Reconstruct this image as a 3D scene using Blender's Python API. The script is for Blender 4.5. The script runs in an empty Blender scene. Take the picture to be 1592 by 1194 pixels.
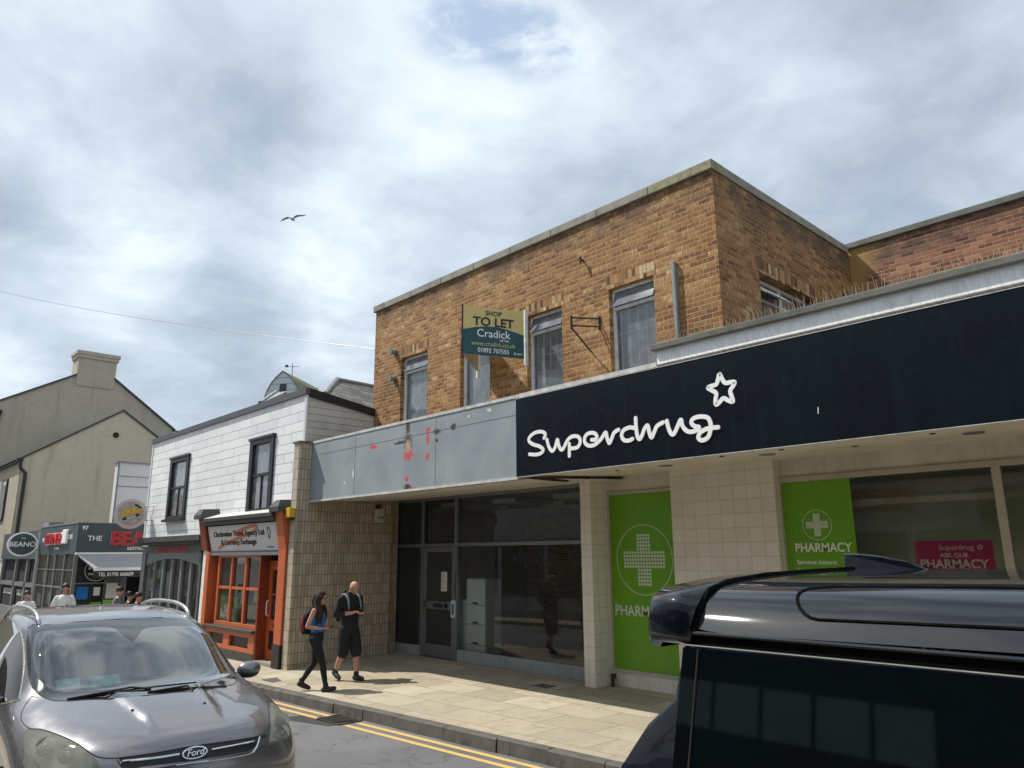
import bpy, bmesh, math, random
from math import sin, cos, pi, radians, sqrt, floor
from mathutils import Vector, Matrix
from mathutils.bvhtree import BVHTree
random.seed(7)
C = bpy.context.scene.collection
SC = bpy.context.scene

# ------------------------------------------------------------------ camera
H = 2.1
YAW, PITCH, ROLL, FPX = radians(-46.72), radians(13.0), radians(-0.385), 1147.6
_f = Vector((sin(YAW)*cos(PITCH), cos(YAW)*cos(PITCH), sin(PITCH)))
_r0 = Vector((cos(YAW), -sin(YAW), 0)); _u0 = _r0.cross(_f)
_r = _r0*cos(ROLL)+_u0*sin(ROLL); _u = _r.cross(_f)
EYE = Vector((0, 0, H))
cd = bpy.data.cameras.new('camera'); cam = bpy.data.objects.new('camera', cd); C.objects.link(cam)
cd.sensor_width = 36; cd.sensor_fit = 'HORIZONTAL'; cd.lens = 36*FPX/1592
cd.clip_end = 3000; cd.clip_start = 0.05
mw = Matrix((_r, _u, -_f)).transposed().to_4x4(); mw.translation = EYE
cam.matrix_world = mw
SC.camera = cam

# ------------------------------------------------------------------ light
SUN_EL, SUN_DIR = radians(53), Vector((-0.87, -0.49, 0)).normalized()
sd = bpy.data.lights.new('sun', 'SUN'); sd.energy = 3.9; sd.angle = radians(0.6); sd.color = (1, .95, .86)
so = bpy.data.objects.new('sun', sd); C.objects.link(so)
sv = (SUN_DIR*cos(SUN_EL)+Vector((0, 0, sin(SUN_EL)))).normalized()
so.rotation_euler = sv.to_track_quat('Z', 'Y').to_euler(); so.location = (0, 0, 30)
SC.view_settings.view_transform = 'Standard'; SC.view_settings.look = 'None'
SC.view_settings.exposure = 0.40; SC.view_settings.gamma = 1
SC.cycles.max_bounces = 8; SC.cycles.transparent_max_bounces = 12
SC.cycles.use_denoising = True

def ray(x, y):
    return _r*((x-796)/FPX)-_u*((y-597)/FPX)+_f
def atY(x, y, v):
    d = ray(x, y); return EYE+d*(v/d.y)
def atX(x, y, v):
    d = ray(x, y); return EYE+d*(v/d.x)
def atZ(x, y, v):
    d = ray(x, y); return EYE+d*((v-H)/d.z)
def to_px(p):
    d = Vector(p)-EYE; z = d.dot(_f)
    return (796+FPX*d.dot(_r)/z, 597-FPX*d.dot(_u)/z)

# ------------------------------------------------------------------ node helpers
class NT:
    def __init__(s, nt): s.nt = nt; s.n = nt.nodes; s.l = nt.links
    def put(s, i, v):
        if v is None: return
        if hasattr(v, 'is_output') or isinstance(v, bpy.types.NodeSocket): s.l.new(v, i)
        else: i.default_value = v
    def new(s, t, **k):
        n = s.n.new(t)
        for a, b in k.items(): setattr(n, a, b)
        return n
    def m(s, op, a, b=None, c=None, clamp=False):
        n = s.new('ShaderNodeMath', operation=op); n.use_clamp = clamp
        s.put(n.inputs[0], a); s.put(n.inputs[1], b)
        if c is not None: s.put(n.inputs[2], c)
        return n.outputs[0]
    def v(s, op, a, b=None, out=0):
        n = s.new('ShaderNodeVectorMath', operation=op); s.put(n.inputs[0], a); s.put(n.inputs[1], b)
        return n.outputs[out]
    def vs(s, a, k):
        n = s.new('ShaderNodeVectorMath', operation='SCALE'); s.put(n.inputs[0], a); n.inputs['Scale'].default_value = k; return n.outputs[0]
    def comb(s, x, y, z):
        n = s.new('ShaderNodeCombineXYZ'); s.put(n.inputs[0], x); s.put(n.inputs[1], y); s.put(n.inputs[2], z); return n.outputs[0]
    def sep(s, v):
        n = s.new('ShaderNodeSeparateXYZ'); s.put(n.inputs[0], v); return n.outputs
    def noise(s, vec, scale, detail=4, rough=.55, dist=0, col=False):
        n = s.new('ShaderNodeTexNoise'); s.put(n.inputs['Vector'], vec); n.inputs['Scale'].default_value = scale
        n.inputs['Detail'].default_value = detail; n.inputs['Roughness'].default_value = rough; n.inputs['Distortion'].default_value = dist
        return n.outputs['Color' if col else 'Fac']
    def ramp(s, fac, stops, interp='LINEAR'):
        n = s.new('ShaderNodeValToRGB'); e = n.color_ramp.elements; n.color_ramp.interpolation = interp
        while len(e) < len(stops): e.new(.5)
        for q, (p, c) in zip(e, stops):
            q.position = p; q.color = (*c, 1) if len(c) == 3 else c
        s.put(n.inputs[0], fac); return n.outputs[0]
    def mix(s, f, a, b, mode='MIX'):
        n = s.new('ShaderNodeMix', data_type='RGBA', blend_type=mode)
        s.put(n.inputs[0], f)
        for i, q in ((6, a), (7, b)):
            if isinstance(q, (tuple, list)) and len(q) == 3: q = (*q, 1)
            s.put(n.inputs[i], q)
        return n.outputs[2]
    def sstep(s, v, a, b, lo=0, hi=1):
        n = s.new('ShaderNodeMapRange', interpolation_type='SMOOTHSTEP')
        for i, q in enumerate((v, a, b, lo, hi)): s.put(n.inputs[i], q)
        return n.outputs[0]
    def pos(s): return s.new('ShaderNodeNewGeometry').outputs['Position']
    def bump(s, h, strength=.3, dist=.01):
        n = s.new('ShaderNodeBump'); n.inputs['Strength'].default_value = strength; n.inputs['Distance'].default_value = dist
        s.put(n.inputs['Height'], h); return n.outputs[0]

def newmat(name):
    m = bpy.data.materials.new(name); m.use_nodes = True; nt = m.node_tree; nt.nodes.clear()
    N = NT(nt); out = N.new('ShaderNodeOutputMaterial'); b = N.new('ShaderNodeBsdfPrincipled')
    N.l.new(b.outputs[0], out.inputs[0]); return m, N, b

def pbr(name, col, rough=.6, metal=0., var=.2, scale=2., bump=.15, bscale=50., streak=0., coat=0., spec=.5, bdist=.004, tint=None, sheen=0):
    m, N, b = newmat(name); p = N.pos()
    n1 = N.noise(p, scale, 5); n2 = N.noise(p, scale*9, 3)
    f = N.m('ADD', N.m('MULTIPLY', n1, .65), N.m('MULTIPLY', n2, .35))
    dark = tuple(c*(1-var) for c in col); lite = tuple(min(1, c*(1+var*.6)) for c in col)
    c = N.ramp(f, [(.3, dark), (.5, col), (.7, lite)])
    if streak:
        x, y, z = N.sep(p); sv_ = N.comb(N.m('MULTIPLY', x, 9), N.m('MULTIPLY', y, 9), N.m('MULTIPLY', z, .7))
        s_ = N.sstep(N.noise(sv_, 1, 4), .5, .72)
        c = N.mix(N.m('MULTIPLY', s_, streak), c, tint or tuple(q*.45 for q in col))
    N.put(b.inputs['Base Color'], c)
    N.put(b.inputs['Roughness'], N.sstep(n2, .3, .7, max(.02, rough*.85), min(1, rough*1.15)))
    b.inputs['Metallic'].default_value = metal; b.inputs['Coat Weight'].default_value = coat; b.inputs['Coat Roughness'].default_value = .03
    b.inputs['Specular IOR Level'].default_value = spec
    if bump: N.put(b.inputs['Normal'], N.bump(N.noise(p, bscale, 3), bump, bdist))
    return m

def grid_mat(name, axes, bw, bh, mw_, palette, mortar, off=.5, rough=.85, bump=.5, bdist=.006, grime=.35, gcol=(.05, .04, .03), extra=None, uo=0, vo=0, mixn=.25, coat=0, spk=0):
    """units laid in rows: bricks, tiles, slabs"""
    m, N, b = newmat(name); p = N.pos()
    X = N.sep(p); u = N.m('ADD', X['XYZ'.index(axes[0])], uo+100*bw); v = N.m('ADD', X['XYZ'.index(axes[1])], vo+100*bh)
    vv = N.m('DIVIDE', v, bh); row = N.m('FLOOR', vv)
    uu = N.m('ADD', N.m('DIVIDE', u, bw), N.m('MULTIPLY', row, off)); colm = N.m('FLOOR', uu)
    fu = N.m('SUBTRACT', uu, colm); fv = N.m('SUBTRACT', vv, row)
    du = N.m('MULTIPLY', N.m('MINIMUM', fu, N.m('SUBTRACT', 1, fu)), bw); dv = N.m('MULTIPLY', N.m('MINIMUM', fv, N.m('SUBTRACT', 1, fv)), bh)
    d = N.m('ADD', N.m('MINIMUM', du, dv), N.m('MULTIPLY', N.m('SUBTRACT', N.noise(p, 40, 2), .5), mw_*.8))
    mask = N.sstep(d, mw_*.35, mw_*.75)
    w = N.new('ShaderNodeTexWhiteNoise', noise_dimensions='3D'); N.put(w.inputs[0], N.comb(colm, row, 3.3))
    if spk:
        st_ = N.comb(N.m('MULTIPLY', u, 42), N.m('MULTIPLY', v, 9), 0); st_ = N.noise(st_, 1, 3, .6)
        k = N.m('ADD', N.m('MULTIPLY', w.outputs[0], 1-spk), N.m('MULTIPLY', N.sstep(st_, .3, .7), spk))
    else: k = w.outputs[0]
    k = N.m('ADD', k, N.m('MULTIPLY', N.m('SUBTRACT', N.noise(p, 30, 3), .5), mixn))
    k = N.m('ADD', k, N.m('MULTIPLY', N.m('SUBTRACT', N.noise(p, .8, 3), .5), mixn*1.6))
    c = N.ramp(k, palette)
    g = N.sstep(N.noise(p, 1.3, 6, .65), .45, .75)
    c = N.mix(N.m('MULTIPLY', g, grime), c, gcol)
    c = N.mix(mask, mortar, c)
    if extra: c = extra(N, p, c)
    N.put(b.inputs['Base Color'], c); b.inputs['Roughness'].default_value = rough; b.inputs['Coat Weight'].default_value = coat
    h = N.m('ADD', mask, N.m('MULTIPLY', N.noise(p, 90, 3), .35))
    h = N.m('ADD', h, N.m('MULTIPLY', w.outputs[0], .3))
    N.put(b.inputs['Normal'], N.bump(h, bump, bdist))
    return m

def glass(name, tint=(.8, .85, .83), k=1., rough=.0, dirt=0., ior=1.5, wavy=0, haze=0., hcol=(.45, .47, .45)):
    m = bpy.data.materials.new(name); m.use_nodes = True; nt = m.node_tree; nt.nodes.clear(); N = NT(nt)
    out = N.new('ShaderNodeOutputMaterial'); tr = N.new('ShaderNodeBsdfTransparent'); tr.inputs[0].default_value = (*tint, 1)
    gl = N.new('ShaderNodeBsdfGlossy'); gl.inputs['Roughness'].default_value = rough
    fr = N.new('ShaderNodeFresnel'); fr.inputs[0].default_value = ior
    if wavy:
        bn = N.bump(N.noise(N.pos(), 1.7, 1), wavy, .02); N.l.new(bn, gl.inputs['Normal'])
    mx = N.new('ShaderNodeMixShader'); N.put(mx.inputs[0], N.m('MULTIPLY', fr.outputs[0], k, clamp=True))
    N.l.new(tr.outputs[0], mx.inputs[1]); N.l.new(gl.outputs[0], mx.inputs[2]); o = mx.outputs[0]
    if dirt:
        df = N.new('ShaderNodeBsdfDiffuse'); df.inputs[0].default_value = (*hcol, 1)
        m2 = N.new('ShaderNodeMixShader'); N.put(m2.inputs[0], N.m('ADD', haze, N.m('MULTIPLY', N.sstep(N.noise(N.pos(), 5, 6, .7), .4, .8), dirt)))
        N.l.new(o, m2.inputs[1]); N.l.new(df.outputs[0], m2.inputs[2]); o = m2.outputs[0]
    N.l.new(o, out.inputs[0]); return m

# ------------------------------------------------------------------ world
def make_world():
    w = bpy.data.worlds.new('World'); SC.world = w; w.use_nodes = True; nt = w.node_tree; nt.nodes.clear(); N = NT(nt)
    out = N.new('ShaderNodeOutputWorld'); sky = N.new('ShaderNodeTexSky', sky_type='NISHITA'); sky.sun_disc = False
    sky.sun_elevation = SUN_EL; sky.sun_rotation = math.atan2(SUN_DIR.x, SUN_DIR.y)
    b1 = N.new('ShaderNodeBackground'); N.l.new(sky.outputs[0], b1.inputs[0]); b1.inputs[1].default_value = .1
    d = N.new('ShaderNodeTexCoord').outputs['Generated']; d = N.v('NORMALIZE', d)
    x, y, z = N.sep(d); zz = N.m('ADD', N.m('MAXIMUM', z, 0), .22)
    p = N.comb(N.m('DIVIDE', x, zz), N.m('DIVIDE', y, zz), 0)
    w0 = N.v('SUBTRACT', N.noise(p, 1.4, 4, col=True), (.5, .5, .5)); warp = N.vs(w0, .38); dw = N.v('ADD', d, N.vs(w0, .2))
    p2 = N.v('ADD', p, warp)
    a = N.noise(p2, 1.15, 7, .53); bz = N.noise(p2, 3.6, 6, .56)
    t = N.m('ADD', N.m('MULTIPLY', a, .68), N.m('MULTIPLY', bz, .32))
    t = N.sstep(t, .325, .675)
    hi = N.sstep(z, .62, .78); t = N.m('ADD', t, N.m('MULTIPLY', hi, N.m('MULTIPLY', N.m('SUBTRACT', N.noise(p2, 5.0, 5, .55), .5), 4.5)))
    def blob(acc, px, py, rad, amt):
        v = ray(px, py).normalized()
        dd = N.v('DISTANCE', dw, tuple(v), out=1)
        return N.m('ADD', acc, N.m('MULTIPLY', N.sstep(dd, 0, rad, 1, 0), amt))
    for q in [(420, 90, .26, -.34), (650, 190, .18, .22), (150, 190, .22, .32), (190, 430, .14, .34), (520, 300, .2, .1), (30, 390, .16, -.3), (330, 360, .14, -.22),
              (110, 500, .13, -.3), (370, 500, .1, -.18), (500, 450, .14, .4), (250, 560, .12, .15), (1000, 130, .25, .1), (860, 70, .13, .2), (1280, 60, .3, -.12), (1090, 160, .14, -.12), (1480, 150, .25, .0), (30, 600, .1, .35), (1130, 300, .12, .1), (60, 60, .16, -.1)]:
        t = blob(t, *q)
    t = N.m('MAXIMUM', N.m('MINIMUM', t, 1.15), -.1)
    col = N.ramp(N.m('MULTIPLY', N.m('ADD', t, .1), .8), [(0, (.235, .285, .345)), (.28, (.335, .395, .465)), (.55, (.445, .515, .59)), (.8, (.59, .66, .715)), (1, (.71, .76, .79))])
    hz = N.sstep(z, 0, .35, 1, 0)
    col = N.mix(N.m('MULTIPLY', hz, .35), col, (.56, .63, .69))
    gap = N.m('ADD', 0, 0)
    for q in [(780, 12, .10, .9), (850, 70, .08, .6), (690, -15, .12, .6)]: gap = blob(gap, *q)
    gap = N.m('MULTIPLY', N.sstep(gap, .25, .9), N.sstep(N.noise(p2, 5.5, 6, .6), .4, .58), clamp=True)
    b2 = N.new('ShaderNodeBackground'); N.put(b2.inputs[0], N.mix(N.m('MULTIPLY', gap, .75), col, (.25, .34, .50))); b2.inputs[1].default_value = 1.13
    mx = N.new('ShaderNodeMixShader'); mx.inputs[0].default_value = .93
    N.l.new(b1.outputs[0], mx.inputs[1]); N.l.new(b2.outputs[0], mx.inputs[2]); N.l.new(mx.outputs[0], out.inputs[0])
make_world()

# ------------------------------------------------------------------ object helpers
def wloc(o):
    v = Vector((0, 0, 0))
    while o is not None: v = v+o.location; o = o.parent
    return v
def setp(o, label=None, cat=None, group=None, kind=None):
    if label: o['label'] = label
    if cat: o['category'] = cat
    if group: o['group'] = group
    if kind: o['kind'] = kind
    return o
def thing(name, label, cat, loc=(0, 0, 0), group=None):
    o = bpy.data.objects.new(name, None); C.objects.link(o); o.location = loc; o.empty_display_size = .2
    return setp(o, label, cat, group)
def link(name, me, mat, parent=None, smooth=False):
    o = bpy.data.objects.new(name, me); C.objects.link(o)
    if mat: me.materials.append(mat)
    if parent is not None:
        o.parent = parent; me.transform(Matrix.Translation(-wloc(parent)))
    if smooth:
        for f in me.polygons: f.use_smooth = True
    return o
class MB:
    def __init__(s): s.vs = []; s.fs = []
    def add(s, vs, fs):
        k = len(s.vs); s.vs += [tuple(v) for v in vs]; s.fs += [tuple(i+k for i in f) for f in fs]; return s
    def quad(s, *p): return s.add(p, [tuple(range(len(p)))])
    def box(s, x0, x1, y0, y1, z0, z1):
        return s.add([(x, y, z) for z in (z0, z1) for y in (y0, y1) for x in (x0, x1)], [(0, 2, 3, 1), (4, 5, 7, 6), (0, 1, 5, 4), (2, 6, 7, 3), (0, 4, 6, 2), (1, 3, 7, 5)])
    def obox(s, c, ax, ay, az):
        c, ax, ay, az = map(Vector, (c, ax, ay, az))
        return s.add([c+ax*i+ay*j+az*k for k in (-1, 1) for j in (-1, 1) for i in (-1, 1)], [(0, 2, 3, 1), (4, 5, 7, 6), (0, 1, 5, 4), (2, 6, 7, 3), (0, 4, 6, 2), (1, 3, 7, 5)])
    def prism(s, pts, ext):
        """closed polygon pts (3D) extruded by ext"""
        n = len(pts); ext = Vector(ext); a = [Vector(p) for p in pts]; b = [p+ext for p in a]
        return s.add(a+b, [tuple(range(n-1, -1, -1)), tuple(range(n, 2*n))]+[(i, (i+1) % n, n+(i+1) % n, n+i) for i in range(n)])
    def tube(s, pts, r, n=8, closed=False):
        pts = [Vector(p) for p in pts]; m = len(pts); rr = r if isinstance(r, (list, tuple)) else [r]*m; rings = []
        up = None
        for i, p in enumerate(pts):
            t = ((pts[(i+1) % m] if (closed or i < m-1) else p)-(pts[i-1] if (closed or i > 0) else p)).normalized()
            if up is None: up = Vector((0, 0, 1)) if abs(t.z) < .9 else Vector((1, 0, 0))
            a = t.cross(up).normalized(); bb = a.cross(t).normalized(); up = bb
            rings.append([p+(a*cos(2*pi*k/n)+bb*sin(2*pi*k/n))*rr[i] for k in range(n)])
        vs = [v for q in rings for v in q]; fs = []
        for i in range(m if closed else m-1):
            for k in range(n):
                a0 = i*n+k; a1 = i*n+(k+1) % n; j = (i+1) % m; fs.append((a0, a1, j*n+(k+1) % n, j*n+k))
        if not closed: fs += [tuple(range(n-1, -1, -1)), tuple((m-1)*n+k for k in range(n))]
        return s.add(vs, fs)
    def disc(s, c, ax, r, h, n=24, r2=None):
        c = Vector(c); ax = Vector(ax).normalized(); return s.tube([c, c+ax*h], [r, r2 if r2 is not None else r], n)
    def ball(s, c, r, n=12):
        r = Vector(r) if not isinstance(r, (int, float)) else Vector((r, r, r)); c = Vector(c); vs = []; fs = []
        for i in range(1, n):
            for j in range(2*n): vs.append(c+Vector((r.x*sin(pi*i/n)*cos(pi*j/n), r.y*sin(pi*i/n)*sin(pi*j/n), r.z*cos(pi*i/n))))
        k = len(vs); vs += [c+Vector((0, 0, r.z)), c-Vector((0, 0, r.z))]; w = 2*n
        for i in range(n-2):
            for j in range(w): fs.append((i*w+j, (i+1)*w+j, (i+1)*w+(j+1) % w, i*w+(j+1) % w))
        for j in range(w): fs.append((k, j, (j+1) % w)); fs.append((k+1, (n-2)*w+(j+1) % w, (n-2)*w+j))
        return s.add(vs, fs)
    def build(s, name, mat, parent=None, smooth=False, bevel=0):
        me = bpy.data.meshes.new(name); me.from_pydata(s.vs, [], s.fs); me.update()
        o = link(name, me, mat, parent, smooth)
        if bevel:
            b = o.modifiers.new('b', 'BEVEL'); b.width = bevel; b.segments = 2; b.limit_method = 'ANGLE'
        return o
def B(*a): return MB().box(*a)
def wall_open(axis, plane, u0, u1, z0, z1, ops, depth, outward=-1):
    """wall face with rectangular openings and their reveals; axis X -> plane is y, axis Y -> plane is x"""
    us = sorted({u0, u1, *[q for o in ops for q in (o[0], o[1])]}); zs = sorted({z0, z1, *[q for o in ops for q in (o[2], o[3])]})
    mb = MB(); P = (lambda u, z, d: (u, plane-outward*d, z)) if axis == 'X' else (lambda u, z, d: (plane-outward*d, u, z))
    for a, b in zip(us, us[1:]):
        for c, d in zip(zs, zs[1:]):
            if any(o[0] <= a and b <= o[1] and o[2] <= c and d <= o[3] for o in ops): continue
            mb.quad(P(a, c, 0), P(b, c, 0), P(b, d, 0), P(a, d, 0))
    for o in ops:
        mb.quad(P(o[0], o[2], 0), P(o[0], o[3], 0), P(o[0], o[3], depth), P(o[0], o[2], depth))
        mb.quad(P(o[1], o[2], 0), P(o[1], o[3], 0), P(o[1], o[3], depth), P(o[1], o[2], depth))
        mb.quad(P(o[0], o[3], 0), P(o[1], o[3], 0), P(o[1], o[3], depth), P(o[0], o[3], depth))
        mb.quad(P(o[0], o[2], 0), P(o[1], o[2], 0), P(o[1], o[2], depth), P(o[0], o[2], depth))
    return mb
def text(name, s, size, org, right, up, mat, parent, ext=.004, bold=0., align='CENTER', xs=1., shear=0., spacing=1.):
    cu = bpy.data.curves.new(name, 'FONT'); cu.body = s; cu.size = size; cu.extrude = ext; cu.offset = bold*size; cu.align_x = align; cu.shear = shear
    cu.space_character = spacing; cu.resolution_u = 4
    o = bpy.data.objects.new(name, cu); C.objects.link(o); bpy.context.view_layer.update()
    me = bpy.data.meshes.new_from_object(o.evaluated_get(bpy.context.evaluated_depsgraph_get())); bpy.data.objects.remove(o); bpy.data.curves.remove(cu)
    right = Vector(right).normalized(); up = Vector(up).normalized(); n = right.cross(up)
    M = Matrix((right*xs, up, n)).transposed().to_4x4(); M.translation = Vector(org)+n*ext; me.transform(M)
    me.name = name; me.materials.clear(); return link(name, me, mat, parent)
def spline(pts, sub=6, closed=False):
    pts = [Vector(p) for p in pts]; out = []; n = len(pts); R_ = range(n if closed else n-1)
    g = (lambda i: pts[i % n]) if closed else (lambda i: pts[max(0, min(n-1, i))])
    for i in R_:
        a, b, c, d = g(i-1), g(i), g(i+1), g(i+2)
        for k in range(sub):
            t = k/sub; out.append(.5*((2*b)+(c-a)*t+(2*a-5*b+4*c-d)*t*t+(3*b-a-3*c+d)*t**3))
    if not closed: out.append(pts[-1])
    return out
def ribbon(mb, pts, w, nrm, h, closed=False, lift=0.):
    """stroke of width w along pts, raised by h above its surface, rounded ends"""
    nrm = Vector(nrm).normalized(); pts = [Vector(p) for p in pts]; m = len(pts); L = []; R_ = []
    for i, p in enumerate(pts):
        t = ((pts[(i+1) % m] if (closed or i < m-1) else p)-(pts[i-1] if (closed or i > 0) else p)).normalized()
        s_ = nrm.cross(t).normalized()*w*.5; o = nrm*(h+lift*i); L.append(p+s_+o); R_.append(p-s_+o)
    if closed: 
        poly = None; k = len(mb.vs)
        for i in range(m):
            j = (i+1) % m; mb.quad(L[i], L[j], R_[j], R_[i]); mb.quad(L[i], L[j], L[j]-nrm*h, L[i]-nrm*h); mb.quad(R_[i], R_[j], R_[j]-nrm*h, R_[i]-nrm*h)
        return
    def cap(c, a, sgn):
        t = nrm.cross(a-c); return [c+(a-c)*cos(q)+t*sin(q)*sgn for q in [pi*k/8 for k in range(1, 8)]]
    c1 = cap((L[-1]+R_[-1])/2, L[-1], -1); c0 = cap((L[0]+R_[0])/2, R_[0], -1)
    for i in range(m-1): mb.quad(L[i], L[i+1], R_[i+1], R_[i])
    mb.quad(*([L[-1]]+c1+[R_[-1]])); mb.quad(*([R_[0]]+c0+[L[0]]))
    ring = L+c1+R_[::-1]+c0
    for i in range(len(ring)):
        a, b = ring[i], ring[(i+1) % len(ring)]; mb.quad(a, b, b-nrm*h, a-nrm*h)

# ------------------------------------------------------------------ materials
brickpal = [(0, (.07, .030, .014)), (.16, (.14, .060, .022)), (.34, (.235, .095, .030)), (.52, (.31, .142, .045)), (.70, (.38, .195, .068)), (.86, (.45, .265, .105)), (.94, (.52, .37, .19)), (1, (.58, .46, .29))]
def soot(N, p, c):
    x, y, z = N.sep(p)
    f = N.m('MULTIPLY', N.sstep(z, 7.2, 7.66), N.sstep(N.noise(p, 2.2, 5, .7), .3, .62)); return N.mix(N.m('MULTIPLY', f, .7), c, (.045, .035, .028))
M = {}
M['brick'] = grid_mat('brick_front', 'XZ', .215, .079, .012, brickpal, (.36, .26, .15), rough=.9, bump=.9, extra=soot, mixn=.45, grime=.5, gcol=(.11, .05, .02), spk=.5)
M['brick_y'] = grid_mat('brick_side', 'YZ', .215, .079, .012, brickpal, (.32, .23, .13), rough=.9, bump=.9, extra=soot, mixn=.45, grime=.6, gcol=(.09, .045, .02), spk=.5)
redp = [(0, (.09, .03, .018)), (.3, (.22, .08, .04)), (.7, (.31, .125, .065)), (1, (.40, .20, .11))]
M['brick_red'] = grid_mat('brick_red', 'XZ', .225, .075, .012, redp, (.33, .24, .18), rough=.9, extra=lambda N, p, c: N.mix(N.sstep(N.m('ADD', N.sep(p)[0], N.m('MULTIPLY', N.noise(p, 2, 3), 1.0)), -4.7, -4.1, 1, 0), soot(N, p, c), (.36, .22, .07)))
M['brick_old'] = grid_mat('brick_old', 'XZ', .225, .075, .012, redp, (.25, .2, .16))
M['soldier'] = grid_mat('brick_soldier', 'XZ', .075, .225, .010, brickpal, (.28, .2, .11), off=0, mixn=.5, vo=.04)
M['soldier_y'] = grid_mat('brick_soldier_side', 'YZ', .075, .225, .010, brickpal, (.28, .2, .11), off=0, mixn=.5, vo=.04)
M['coping'] = pbr('coping_stone', (.27, .25, .205), .9, var=.4, scale=4, bump=.5, bscale=35, streak=.3)
M['coping_dark'] = pbr('coping_weathered', (.15, .15, .135), .95, var=.5, scale=3, bump=.6, bscale=30)
M['lichen'] = pbr('coping_lichen', (.27, .245, .15), .95, var=.5, scale=9, bump=.5, bscale=40)
def greyfascia():
    m, N, b = newmat('grey_painted_fascia'); p = N.pos(); x, y, z = N.sep(p)
    c = N.ramp(N.noise(p, 1.2, 6, .6), [(.3, (.23, .262, .285)), (.5, (.275, .31, .333)), (.7, (.32, .355, .378))])
    sv_ = N.comb(N.m('MULTIPLY', x, 6), 0, N.m('MULTIPLY', z, .5)); c = N.mix(N.m('MULTIPLY', N.sstep(N.noise(sv_, 1, 4), .5, .7), .3), c, (.26, .30, .32))
    # peeled patches with red undercoat
    def patch(c, cx, cz, rx, rz, col, ns=14):
        dx = N.m('DIVIDE', N.m('SUBTRACT', x, cx), rx); dz = N.m('DIVIDE', N.m('SUBTRACT', z, cz), rz)
        r = N.m('SQRT', N.m('ADD', N.m('MULTIPLY', dx, dx), N.m('MULTIPLY', dz, dz)))
        r = N.m('ADD', r, N.m('MULTIPLY', N.m('SUBTRACT', N.noise(p, ns*1.6, 6, .8), .5), 4.2)); return N.mix(N.sstep(r, .85, .95, 1, 0), c, col)
    for cx, cz, rx, rz in [(-10.78, 3.86, .13, .13), (-10.2, 4.05, .04, .13), (-10.2, 3.75, .05, .07), (-11.9, 4.1, .12, .05), (-10.8, 3.42, .07, .06), (-10.65, 3.22, .2, .03), (-10.2, 4.22, .07, .05)]:
        c = patch(c, cx, cz, rx, rz, (.55, .075, .07))
    for cx, cz, rx, rz in [(-10.78, 4.06, .13, .14), (-10.8, 4.33, .07, .13), (-11.02, 4.08, .2, .03), (-9.95, 4.15, .1, .05), (-9.5, 4.18, .08, .06), (-10.78, 3.27, .12, .05), (-9.95, 4.0, .05, .03)]:
        c = patch(c, cx, cz, rx, rz, (.055, .03, .022), 20)
    c = patch(c, -10.78, 3.99, .09, .12, (.42, .33, .24), 26)
    for cx, cz, rx, rz in [(-12.6, 3.65, .03, .09), (-8.6, 4.33, .05, .03), (-12.9, 3.5, .03, .03), (-9.1, 4.3, .03, .02)]: c = patch(c, cx, cz, rx, rz, (.6, .63, .65), 20)
    N.put(b.inputs['Base Color'], c); b.inputs['Roughness'].default_value = .55
    N.put(b.inputs['Normal'], N.bump(N.noise(p, 8, 5), .15, .01)); return m
M['grey_fascia'] = greyfascia()
M['flash'] = pbr('white_flashing', (.55, .55, .53), .5, var=.35, scale=8, streak=.4)
def spatter():
    m, N, b = newmat('white_upstand'); p = N.pos(); x, y, z = N.sep(p)
    s_ = N.noise(N.comb(N.m('MULTIPLY', x, 30), 0, N.m('MULTIPLY', z, 5)), 1, 3)
    c = N.mix(N.m('MULTIPLY', N.sstep(z, 4.54, 4.62, 1, 0), N.sstep(s_, .42, .52)), (.78, .79, .80), (.90, .90, .89))
    c = N.mix(N.m('MULTIPLY', N.sstep(N.noise(p, 5, 5), .5, .75), .3), c, (.38, .38, .37))
    N.put(b.inputs['Base Color'], c); b.inputs['Roughness'].default_value = .7; return m
M['upstand'] = spatter()
M['navy'] = pbr('navy_gloss_panel', (.004, .0075, .013), .22, var=.35, scale=1.5, bump=.03, bscale=2.5, streak=.3, tint=(.012, .018, .026), bdist=.004, spec=.22)
M['signwhite'] = pbr('white_letter', (.90, .90, .88), .45, var=.05)
M['soffit'] = pbr('soffit_cream', (.64, .58, .49), .8, var=.25, scale=1.5, streak=.0)
M['beige_tile'] = grid_mat('beige_tile_side', 'YZ', .073, .215, .009, [(0, (.36, .29, .205)), (.5, (.43, .355, .26)), (1, (.50, .42, .315))], (.12, .095, .07), off=0, rough=.55, grime=.25, bump=.5)  # return wall copy of the tile, its shade put into darker colours
M['beige_tile_x'] = grid_mat('beige_tile_front', 'XZ', .073, .215, .009, [(0, (.42, .36, .27)), (.5, (.50, .43, .33)), (1, (.56, .49, .39))], (.16, .13, .10), off=0, rough=.55, grime=.25)  # front copy of the same tile, sunlit tone put into lighter colours
crm = [(0, (.70, .65, .56)), (.5, (.73, .68, .59)), (1, (.76, .71, .62))]
M['cream_tile'] = grid_mat('cream_tile_front', 'XZ', .222, .205, .007, crm, (.50, .44, .35), off=0, rough=.35, grime=.22, gcol=(.36, .30, .21), bump=.3, mixn=.3)
M['cream_tile_y'] = grid_mat('cream_tile_side', 'YZ', .222, .205, .007, crm, (.50, .44, .35), off=0, rough=.35, grime=.22, gcol=(.36, .30, .21), bump=.3, mixn=.3)
M['cream'] = pbr('cream_render', (.60, .55, .46), .75, var=.2, scale=2, streak=.2)
M['alu'] = pbr('aluminium_frame', (.25, .26, .27), .42, metal=.6, var=.2, scale=6, streak=.25)
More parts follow.
